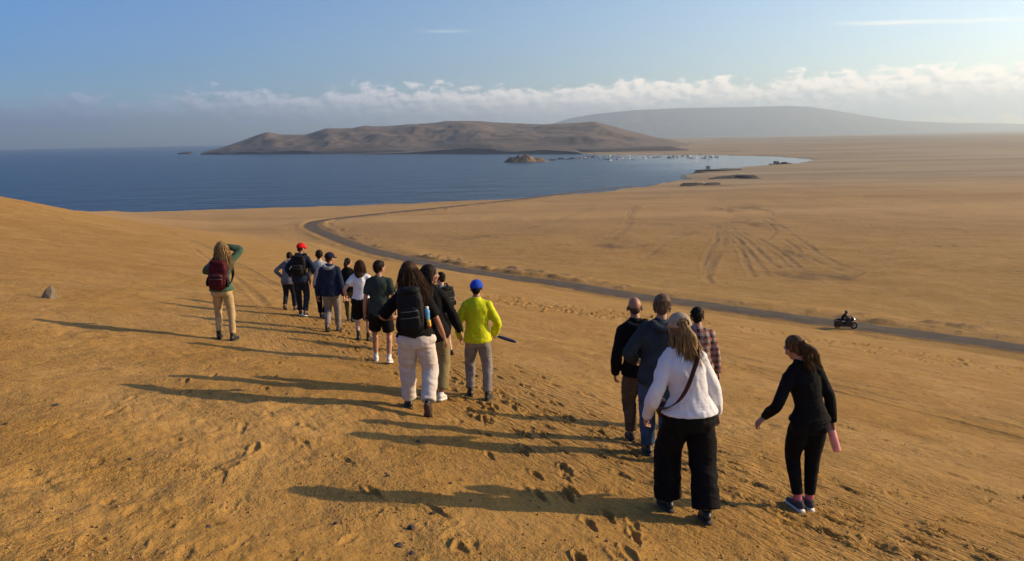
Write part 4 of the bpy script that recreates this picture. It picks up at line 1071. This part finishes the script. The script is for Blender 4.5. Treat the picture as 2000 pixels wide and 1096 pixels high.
# group on the right
p = Person('bald man in black hooded jacket and brown trousers', (1243,866), 581, yaw=3, lean=3, side=-5, head=(-8,-4,0), legs=((-.05,.05,0,4,0),(.075,-.14,10,-8,0)), arms=(dict(w=(-.27,.04,.87)), dict(w=(.25,.10,.92))), girth=1.03, skin=SK_T)
p.body(); p.top(BLACK, ease=.034, hem=.86, slack=.020, hood=True); p.bottom(BROWN, (.104,.096,.080,.072,.064), fold=.010); p.shoes(plain_mat('brown_suede', (.04,.028,.02), .8))
mb = MB(); mb.ball(p.H((0,-.066,-.022)), (.060,.040,.050), p.HM)
for sg in (-1,1): mb.ball(p.H((sg*.064,-.022,.0)), (.012,.045,.030), p.HM)
p.put('hair', mb.fused('hair', .009, 3), hair_mat('stubble', (.05,.03,.02), (.09,.055,.04)))
p = Person('tall man with short blond hair in blue grey jacket and jeans', (1281,897), 577.5, yaw=-2, lean=3, side=3, head=(-14,-4,0), legs=((-.06,.14,0,4,0),(.08,-.10,8,-6,0)), arms=(dict(w=(-.22,.20,1.02), pole=(-.8,-1,-.1), curl=40), dict(w=(.26,.10,.90))), girth=1.08)
p.body(); p.top(CHAR, ease=.036, hem=.84, slack=.022, collar=True, hood=True); p.bottom(JEANS, (.104,.096,.08,.074,.068)); p.shoes(LEATHB); p.hair(H_LB, 'short', n=220, big=1.03)
p = Person('man in red and dark plaid shirt, mostly hidden behind the white shirt', (1361,842), 603, yaw=-3, lean=3, side=-3, head=(-10,-3,0), legs=step(.12,-.12,0,18), arms=(dict(w=(-.24,.12,.95)), dict(w=(.27,.06,.87), pole=(.3,-1,0))))
p.body(); p.top(plaid_mat(), ease=.028, hem=.84, slack=.020, name='shirt'); p.bottom(JEANS); p.shoes(plain_mat('tan_leather', (.35,.16,.06), .6)); p.hair(H_DARK, 'short', n=120)
p = Person('woman in white shirt and wide black trousers with tan cap and blond hair', (1339,1008), 613, yaw=1, sex='f', girth=.96, hipw=1.15, lean=5, side=-7, head=(4,-8,0), hat=.01, legs=((-.13,.10,0,10,0),(.14,-.12,8,-4,0)),
           arms=(dict(w=(-.325,.10,.875), pole=(-.3,-1,-.1), curl=30), dict(w=(.265,.13,.88), pole=(.3,-1,0), curl=30)))
p.body(); p.top(WHITE, 1.96, ease=.036, hem=.945, slack=.018, flare=.006, fold=.011, name='shirt', seed=9, ff=(8,8,3.6)); p.bottom(BLACK, (.115,.120,.112,.112,.116), 1.93, ease=.02, fold=.012, seed=12); p.shoes(LEATHB, SOLE_D)
p.hair(H_BLOND, 'pony', .30, (.12,.02,0), 330, .0024, .010, spread=.055, extra=lambda mb, st: p.strands(st, 380, p.scalp(-.07,-.01), .30, (.50,.0,.05), .012, .0024, 1.0, .055))
p.cap(cloth('tan_canvas', (.36,.28,.205), .12), back_hole=True)
sr = cloth('brown_leather', (.055,.018,.012), rough=.55)
bag, org = p.carried('crossbody_bag', 'brown strap bag slung across the back of the white shirt', 'bag', p.T(V3(-.20,.10,.98)))
dp = lambda z_: -np.interp(z_, [q[0] for q in p.sec], [q[2] for q in p.sec])-.060
mb = MB(); mb.tube([p.T(V3(.10,.05,1.515)), p.T(V3(.105,-.045,1.508)), p.T(V3(.085,dp(1.42)-.012,1.42)), p.T(V3(.03,dp(1.32)-.020,1.32)), p.T(V3(-.04,dp(1.2)-.022,1.20)), p.T(V3(-.12,dp(1.09)-.008,1.09)), p.T(V3(-.20,-.085,1.01)), p.T(V3(-.232,.02,.97))], [(.018,.005)]*8, 10, side=(1,0,.5), sub=4)
p.piece(bag, org, 'strap', mb.mesh('strap'), sr)
mb = MB(); mb.box(p.T(V3(-.20,.13,.93)), (.04,.085,.07), None, .4); p.piece(bag, org, 'pouch', mb.fused('pouch', .009, 2), sr)

p = Person('woman all in black with ponytail, pink socks and a pink bottle in hand', (1570,1003), 656, yaw=4, sex='f', girth=.98, hipw=1.03, lean=3, side=-10, head=(24,-16,-9), legs=((-.055,.015,0,8,0),(.075,.06,0,-4,0)),
           arms=(dict(w=(-.375,.12,.93), pole=(-.3,-1,-.1), curl=14, hdir=(-.55,.2,-.75)), dict(w=(.265,.06,.885), pole=(.6,-1,0), curl=55, thumb=(.3,1,.2))))
p.body(); p.top(BLACK, ease=.016, hem=.93, slack=.010, fold=.005, name='top'); p.bottom(BLACK, (.108,.100,.070,.062,.045), 1.84, ease=.012, fold=.004, name='leggings'); p.shoes(SNEAKG, SOLE_W, name='sneaker', sock=PINKS, sockh=.11)
p.hair(hair_mat('dark_blond_hair', (.030,.019,.012), (.16,.085,.035)), 'pony', .24, (.20,.03,0), 360, .0023, .010, spread=.05)
gb = V3(*p.world(p.grip)); ax = V3(-.30,.05,.95); ax /= np.linalg.norm(ax)
bottle(p, gb-ax*.225, ax, .265, .036, plain_mat('pink_plastic', (.80,.33,.33), .35), plain_mat('pink_lid', (.60,.22,.24), .4), 'pink water bottle held by the woman all in black')
# ------------------------------------------------------------------ motorcycle and rider on the road
def vehicle():
    mx, my = ground_at(1628, 641); i = int(np.argmin(np.hypot(road[:,0]-mx, road[:,1]-my))); i = min(max(i,1), len(road)-2)
    f = i; d = road[i-1,:2]-road[i+1,:2]; d /= np.linalg.norm(d)
    # keep the bike where the line of sight meets the carriageway, on its near half
    nrm = np.array([d[1], -d[0]]); k = np.dot(np.array([mx,my])-road[i,:2], nrm); k = max(-1.2, min(1.2, k))
    pos = road[i,:2]+nrm*k; zz = CAM_H+road_z[i]+.03
    yaw = math.degrees(math.atan2(d[1], d[0]))-90; yaw = yaw if d[0] > 0 else yaw+180
    yaw = max(-125, min(-55, yaw))*.5+(-92)*.5
    root = bpy.data.objects.new('motorcycle', None); COL.objects.link(root); root.location = (pos[0], pos[1], zz); root.rotation_euler = (0,0,R(yaw))
    root.scale = (.78,)*3; root['label'] = 'black motorcycle with lit headlamp riding along the grey road'; root['category'] = 'motorcycle'
    blk = plain_mat('black_paint', (.010,.010,.012), .3); gum = plain_mat('tyre_rubber', (.018,.017,.016), .85); met = plain_mat('grey_metal', (.10,.10,.105), .5, .6)
    def wheel(y):
        mb = MB(); 
        ring = [V3(0, y+.245*math.cos(a), .315+.245*math.sin(a)) for a in np.linspace(0, 2*math.pi, 25)]
        mb.tube(ring, [(.062,.068)]*25, 10, side=(1,0,0), sub=1, cap=False); o = link('wheel', mb.mesh('tyre'), gum, root)
        mb = MB(); mb.tube([V3(-.03,y,.315), V3(.03,y,.315)], [.06,.06], 12, side=(0,1,0), sub=1)
        for a in range(6): 
            c, s_ = math.cos(a*math.pi/3), math.sin(a*math.pi/3); mb.tube([V3(0,y+.05*c,.315+.05*s_), V3(0,y+.2*c,.315+.2*s_)], [.016,.012], 6, sub=1)
        link('rim', mb.mesh('rim'), met, o)
    wheel(.72); wheel(-.66)
    def part(name, fn, mat, vox=.018, parent=None):
        mb = MB(); fn(mb); return link(name, mb.fused(name, vox, 2), mat, parent or root)
    part('engine_block', lambda m: (m.box(V3(0,.05,.44), (.17,.26,.20), None, .4), m.tube([V3(-.24,.12,.42),V3(.24,.12,.42)], [.09,.09], 12, side=(0,1,0), sub=1), m.tube([V3(0,-.66,.33),V3(0,-.2,.45),V3(0,.1,.55)], [.05,.07,.08], 10)), blk)
    part('fuel_tank', lambda m: (m.ball(V3(0,.20,.84), (.17,.28,.16)), m.ball(V3(0,.40,.76), (.15,.20,.18))), blk)
    part('seat', lambda m: (m.box(V3(0,-.28,.80), (.15,.32,.07), None, .5), m.ball(V3(0,-.58,.82), (.13,.16,.10))), plain_mat('seat_leather', (.012,.011,.011), .6))
    part('rear_fender', lambda m: m.tube([V3(0,-.40,.74),V3(0,-.70,.72),V3(0,-.98,.56)], [(.10,.04),(.11,.04),(.09,.03)], 10), blk)
    part('front_fender', lambda m: m.tube([V3(0,.50,.66),V3(0,.72,.70),V3(0,.96,.55)], [(.08,.025)]*3, 10), blk)
    part('fork', lambda m: [m.tube([V3(q,.73,.32),V3(q,.60,.70),V3(q,.48,1.0)], [.030,.034,.036], 8) for q in (-.1,.1)], met)
    part('handlebar', lambda m: m.tube([V3(-.40,.28,1.06),V3(-.22,.40,1.10),V3(0,.46,1.04),V3(.22,.40,1.10),V3(.40,.28,1.06)], [.02]*5, 8, side=(0,0,1)), met)
    part('fairing', lambda m: (m.ball(V3(0,.58,.92), (.20,.16,.22)), m.ball(V3(0,.52,1.10), (.16,.07,.14))), blk)
    for q in (-1,1): part('pannier', lambda m: m.box(V3(q*.31,-.60,.52), (.13,.34,.25), None, .35), blk)
    for q in (-1,1): part('leg_shield', lambda m: m.box(V3(q*.2,.30,.50), (.10,.30,.28), None, .45), blk)
    for q in (-1,1): part('exhaust_pipe', lambda m: m.tube([V3(q*.16,.25,.30),V3(q*.2,-.1,.24),V3(q*.2,-.75,.28)], [.035,.045,.055], 10), met)
    lm = bpy.data.materials.new('headlamp_glow'); lm.use_nodes = True; b = lm.node_tree.nodes['Principled BSDF']; b.inputs['Emission Color'].default_value = (1,.95,.85,1); b.inputs['Emission Strength'].default_value = 7; b.inputs['Base Color'].default_value = (.8,.8,.8,1)
    mb = MB(); mb.ball(V3(0,.735,.92), (.06,.03,.06)); link('headlight', mb.mesh('headlight'), lm, root)
    mb = MB(); [mb.tube([V3(q*.3,.50,1.08),V3(q*.36,.46,1.20)], [.008,.008], 6, sub=1) for q in (-1,1)]; [mb.ball(V3(q*.37,.45,1.23), (.07,.02,.045)) for q in (-1,1)]; link('mirror', mb.mesh('mirror'), met, root)
    r = Person('rider in dark clothes and dark blue helmet sitting on the black motorcycle', (1652,644), 612, yaw=yaw, lean=28, head=(0,20,0), at=(pos[0], pos[1], zz), seat=(0,-.26,-.03),
               legs=((-.22,-.12,0,5,.40),(.22,-.12,0,-5,.40)), arms=(dict(w=(-.36,.50,1.04+.03), pole=(-.6,-.4,-.7), curl=55, thumb=(1,0,0)), dict(w=(.36,.50,1.04+.03), pole=(.6,-.4,-.7), curl=55, thumb=(-1,0,0))), group=None)
    r.root.scale = (.78,)*3
    r.body(); r.top(BLACK2, ease=.034, hem=.84, slack=.024); r.bottom(DJEANS); r.shoes(LEATHB)
    hm = plain_mat('helmet_blue', (.02,.02,.075), .3)
    mb = MB(); mb.ball(r.H((0,-.005,.015)), (.125,.140,.135), r.HM); mb.ball(r.H((0,.05,-.07)), (.095,.09,.06), r.HM); o = r.put('helmet', mb.fused('helmet', .012, 3), hm)
    mb = MB(); mb.ball(r.H((0,.055,.01)), (.105,.088,.052), r.HM); r.put('visor', mb.mesh('visor'), plain_mat('visor_dark', (.02,.02,.025), .08), o)
vehicle()

# ------------------------------------------------------------------ stones, rocks, boats and huts
def rock_mesh(name, r, seed, sub=3, rough=.35, flat=.0):
    bm = bmesh.new(); bmesh.ops.create_icosphere(bm, subdivisions=sub, radius=1); co = np.array([v.co[:] for v in bm.verts])
    n = fbm(co[:,0]*1.3+seed, co[:,1]*1.3, 4, seed, .55, co[:,2]*1.3); cut = 1+rough*n*1.6
    co2 = co*cut[:,None]
    rr = np.random.default_rng(seed)
    for k in range(7):                                              # broken faces
        a = rr.normal(0,1,3); a /= np.linalg.norm(a); h = rr.uniform(.55,.85); e = co2@a-h; co2 -= np.where(e > 0, e, 0)[:,None]*a*.85
    for v, c in zip(bm.verts, co2): v.co = c*np.array(r)
    me = bpy.data.meshes.new(name); bm.to_mesh(me); bm.free(); return me
def rock_mat(name, c1, c2):
    m, t, b = material(name); pos = t.new('ShaderNodeTexCoord').outputs['Object']
    n = t.noise(pos, 3, 6, .65); n2 = t.noise(pos, 14, 5, .7)
    c = t.mix(t.ramp(n,.35,.65), c1, c2); c = t.mix(t.ramp(n2,.5,.75,0,.6), c, tuple(q*.6 for q in c1)); t.put(b.inputs['Base Color'], c); b.inputs['Roughness'].default_value = .9
    t.put(b.inputs['Normal'], t.bump(n2, .6, .05)); return m
def tagged(o, label, cat, group=None):
    o['label'] = label; o['category'] = cat
    if group: o['group'] = group
    return o
RK = rock_mat('pale_stone', (.15,.12,.08), (.25,.20,.14)); DK = rock_mat('dark_rock', (.045,.036,.03), (.085,.065,.05))
x, y = ground_at(95, 583); bm = bmesh.new()
for c in ((-.19,-.05,-.06),(-.15,.10,-.06),(.10,.13,-.06),(.13,-.09,-.06),(0,-.13,-.06),(.105,.02,.23),(.04,.03,.21),(.03,-.06,.17),(.13,-.02,.12),(-.08,.03,.08),(.12,.09,.10),(-.15,.02,.03)): bm.verts.new(np.array(c)+rng.normal(0,.006,3))
bmesh.ops.convex_hull(bm, input=bm.verts); bmesh.ops.bevel(bm, geom=bm.edges[:], offset=.008, segments=1, affect='EDGES'); me = bpy.data.meshes.new('stone'); bm.to_mesh(me); bm.free()
o = link('stone', me, RK); o.location = (x, y, ground_z(x,y)+.02); o.rotation_euler = (0,-.08,-.25); tagged(o, 'angular wedge of stone standing alone on the sand at the left', 'stone')
pm = rock_mesh('pebble', (.024,.019,.016), 9, 1, .3)
for i, (px, py) in enumerate(((12,832),(655,1022),(845,1003),(803,1032),(880,945),(817,862),(758,930),(780,1065),(806,1082),(110,795),(253,897),(407,1026),(560,770),(1005,778))):
    x, y = ground_at(px, py); o = bpy.data.objects.new('pebble', pm); COL.objects.link(o); k = rng.uniform(.7,1.5)
    if i == 0: pm.materials.append(DK)
    o.location = (x, y, ground_z(x,y)+.004); o.scale = (k,k,k); o.rotation_euler = (0,0,rng.uniform(0,6)); tagged(o, 'small dark pebble lying loose on the foreground sand', 'pebble', 'pebbles on the foreground sand')
# loose crumbs of crusted sand, far too many to count
ico = bmesh.new(); bmesh.ops.create_icosphere(ico, subdivisions=1, radius=1); iv = np.array([v.co[:] for v in ico.verts]); it = np.array([[v.index for v in f.verts] for f in ico.faces]); ico.free()
cv = []; ct = []; n0 = 0
for i in range(3400):
    if i % 3: px, py = rng.uniform(-30,2030), 1110-470*rng.random()**1.3
    else:
        t_ = rng.random(); k = int(t_*9); a, b_ = main[k], main[min(k+1,9)]; f = t_*9-k; px = a[0]+(b_[0]-a[0])*f+rng.normal(0,60); py = a[1]+(b_[1]-a[1])*f+rng.normal(0,25)
    if py < 560: continue
    x, y = ground_at(px, py); r_ = .004+.011*rng.random()**3; M = rotm(*(rng.uniform(0,360,3)))
    v = (iv*(1+.35*rng.normal(0,1,(len(iv),1))*.6)*np.array([1,.8,.6])*r_)@M.T+np.array([x,y,ground_z(x,y)+r_*.25]); cv.append(v); ct.append(it+n0); n0 += len(iv)
link('sand_crumbs', mesh_np('sand_crumbs', np.concatenate(cv), None, np.concatenate(ct), False), rock_mat('crusted_sand', (.26,.14,.05), (.40,.24,.09)), kind='stuff')
# rocks of the near shore
for px, py, rx, ry, rz, lab in ((1352,362,9,5,1.6,'left one of two flat dark rocks in the sand near the shore'),(1390,361,7,5,1.5,'right one of two flat dark rocks in the sand near the shore'),(1432,349,22,9,3.0,'long dark rock hump behind the pair of flat shore rocks'),
        (1398,335,34,10,2.5,'dark rock spit running out into the bay'),(1366,338,14,6,1.6,'low dark rock at the seaward tip of the rock spit'),(1508,322,9,5,2.0,'dark mound left of the dark beach hut'),(1532,321.5,11,5,1.8,'dark mound right of the dark beach hut')):
    x, y = ground_at(px, py) if py > 345 else sea_at(px, py); z = ground_z(x,y)
    o = link('shore_rock', rock_mesh('shore_rock', (rx*.8,ry,rz*1.35), int(px), 4, .75), DK); o.location = (x, y, max(z,0)-.1*rz); tagged(o, lab, 'rock')
x, y = sea_at(360, 301); o = link('sea_rock', rock_mesh('sea_rock', (32,14,9), 21, 4, .5), DK); o.location = (x, y, 0); tagged(o, 'dark rock in the sea off the tip of the peninsula', 'rock')
# islet of dark rock with a tan landward end
def islet():
    m, t, b = material('islet_rock'); pos = t.new('ShaderNodeTexCoord').outputs['Object']; sx = t.new('ShaderNodeSeparateXYZ'); t.put(sx.inputs[0], pos)
    n = t.noise(pos, .12, 6, .65); f = t.ramp(t.math('ADD', sx.outputs['X'], t.math('MULTIPLY', n, 30)), 18, 36)
    c = t.mix(f, t.mix(t.ramp(n,.35,.65), (.050,.040,.032), (.10,.08,.06)), t.mix(t.ramp(n,.35,.65), (.20,.12,.06), (.30,.19,.095))); t.put(b.inputs['Base Color'], c); b.inputs['Roughness'].default_value = .95
    t.put(b.inputs['Normal'], t.bump(t.noise(pos,.5,5,.7), .8, 2)); 
    x, y = sea_at(1020, 316.5); X, Y = np.meshgrid(np.linspace(-42,48,90), np.linspace(-22,26,44)); 
    h = 10.5*np.exp(-((X+8)/20)**4-((Y-2)/15)**4)+9.5*np.exp(-((X-14)/12)**2-((Y-1)/11)**2)+5*np.exp(-((X-34)/11)**2-(Y/8)**2)
    n = fbm(X/7+3, Y/7, 5, 33, .55); h = h*(1+.55*n)+1.2*n-.8
    me = mesh_np('rocky_islet', np.stack([X.ravel(),Y.ravel(),h.ravel()],1), grid_quads(44,90)); 
    if me.polygons[0].normal.z < 0: me.flip_normals()
    o = link('rocky_islet', me, m, kind='structure'); o.location = (x, y, -.3)
    for px, py, k, wh in ((1080,313,8,'nearest the islet'),(1096,311,9,'second out from the islet'),(1110,312.5,6,'third out from the islet'),(1121,310,11,'largest of the row right of the islet'),(1136,309,7,'fifth out from the islet'),(1152,307.5,9,'at the far end of the row')):
        x, y = sea_at(px, py); o = link('sea_rock', rock_mesh('sea_rock', (k,k*.6,k*.32), int(px), 3, .5), DK); o.location = (x, y, 0); tagged(o, 'low dark rock in the bay, '+wh, 'rock', 'rocks beyond the islet')
islet()
# fishing boats at their moorings
def boat_proto(col, name):
    hull = MB(); L = 7.2; secs = [(-.5,.40,.55),(-.3,.5,.5),(0,.52,.5),(.3,.42,.6),(.46,.18,.85),(.5,.03,1.0)]
    V = []
    for t_, hw, hh in secs:
        for x_, z_ in ((-1,1),(-.92,.35),(-.5,-.2),(0,-.3),(.5,-.2),(.92,.35),(1,1),(.86,.8),(0,.62),(-.86,.8)): V.append((x_*hw*2.3, t_*L, z_*hh*1.15+.25))
    n_ = 10; hull.add(V, grid_quads(6, n_, True), [(0,k,k+1) for k in range(1,9)]+[(50,50+k+1,50+k) for k in range(1,9)])
    cabin = MB(); cabin.box(V3(0,-.9,1.35), (.75,1.1,.75), None, .2)
    mast = MB(); mast.tube([V3(0,.3,.8), V3(0,.3,3.6)], [.07,.04], 6, sub=1)
    return hull.mesh('hull'), cabin.mesh('cabin'), mast.mesh('mast')
WB = plain_mat('boat_white', (.70,.70,.68), .5); BB = plain_mat('boat_blue', (.05,.09,.16), .5); DB = plain_mat('boat_dark', (.05,.045,.045), .6); CB = plain_mat('cabin_white', (.6,.6,.58), .5)
protos = []
for hm, lab, grp in ((WB,'small white fishing boat moored far out in the bay','white boats in the bay'),(BB,'small dark blue fishing boat moored far out in the bay','dark blue boats in the bay'),(DB,'small blackish fishing boat moored far out in the bay','blackish boats in the bay')):
    a, b_, c = boat_proto(hm, lab); a.materials.append(hm); b_.materials.append(CB); c.materials.append(DB); protos.append((a, b_, c, lab, grp))
nb = 0
while nb < 60:
    px = 1130+270*rng.random()**1.1; py = rng.uniform(304.5, 311.5) if px < 1240 else rng.uniform(304.5, 309.5)
    if rng.random() < .12: py += rng.uniform(2,6)
    x, y = sea_at(px, py)
    if float(coast_dist(np.array([x]), np.array([y]))[0]) > -18: nb += .02; continue
    a, b_, c, lab, grp = protos[int(rng.choice(3, p=(.45,.25,.30)))]
    o = bpy.data.objects.new('fishing_boat', None); COL.objects.link(o); k = rng.uniform(.8,1.35); o.location = (x, y, .05); o.scale = (k,k,k); o.rotation_euler = (0,0,rng.uniform(0,6.28)); tagged(o, lab, 'boat', grp)
    for nm, me in (('hull',a),('cabin',b_),('mast',c)): ch = bpy.data.objects.new(nm, me); COL.objects.link(ch); ch.parent = o
    nb += 1
# huts by the beach at the head of the bay
HW = plain_mat('hut_boards', (.10,.085,.075), .9); HW2 = plain_mat('hut_white', (.62,.60,.56), .8); HR = plain_mat('hut_roof', (.055,.05,.05), .8)
for px, py, wd, dp, ht, mt, lab in ((1516,321.5,6,5,3.2,HW,'dark fishing hut on the beach at the bay head'),(1383,330.5,4,4,2.4,HW2,'small white hut on the rock spit by the bay')):
    x, y = sea_at(px, py); z = max(ground_z(x, y), .2)
    o = bpy.data.objects.new('beach_hut', None); COL.objects.link(o); o.location = (x, y, z); o.rotation_euler = (0,0,R(rng.uniform(-20,20))); tagged(o, lab, 'hut')
    bm = bmesh.new(); bmesh.ops.create_cube(bm, size=1)
    for v in bm.verts: v.co = (v.co.x*wd, v.co.y*dp, (v.co.z+.5)*ht-.3*(v.co.z < 0))
    me = bpy.data.meshes.new('wall'); bm.to_mesh(me); bm.free(); link('wall', me, mt, o)
    e = .5; V = [(-wd/2-e,-dp/2-e,ht-.1),(wd/2+e,-dp/2-e,ht-.1),(wd/2+e,0,ht+1.3),(-wd/2-e,0,ht+1.3),(wd/2+e,dp/2+e,ht-.1),(-wd/2-e,dp/2+e,ht-.1)]
    me = mesh_np('roof', V, [(0,1,2,3),(3,2,4,5)], [(0,3,5),(1,4,2)], False); link('roof', me, HR, o)
    me = mesh_np('door', [(-.5,-dp/2-.06,.0),(.5,-dp/2-.06,.0),(.5,-dp/2-.06,2.1),(-.5,-dp/2-.06,2.1)], [(0,1,2,3)], None, False); link('door', me, HR, o)
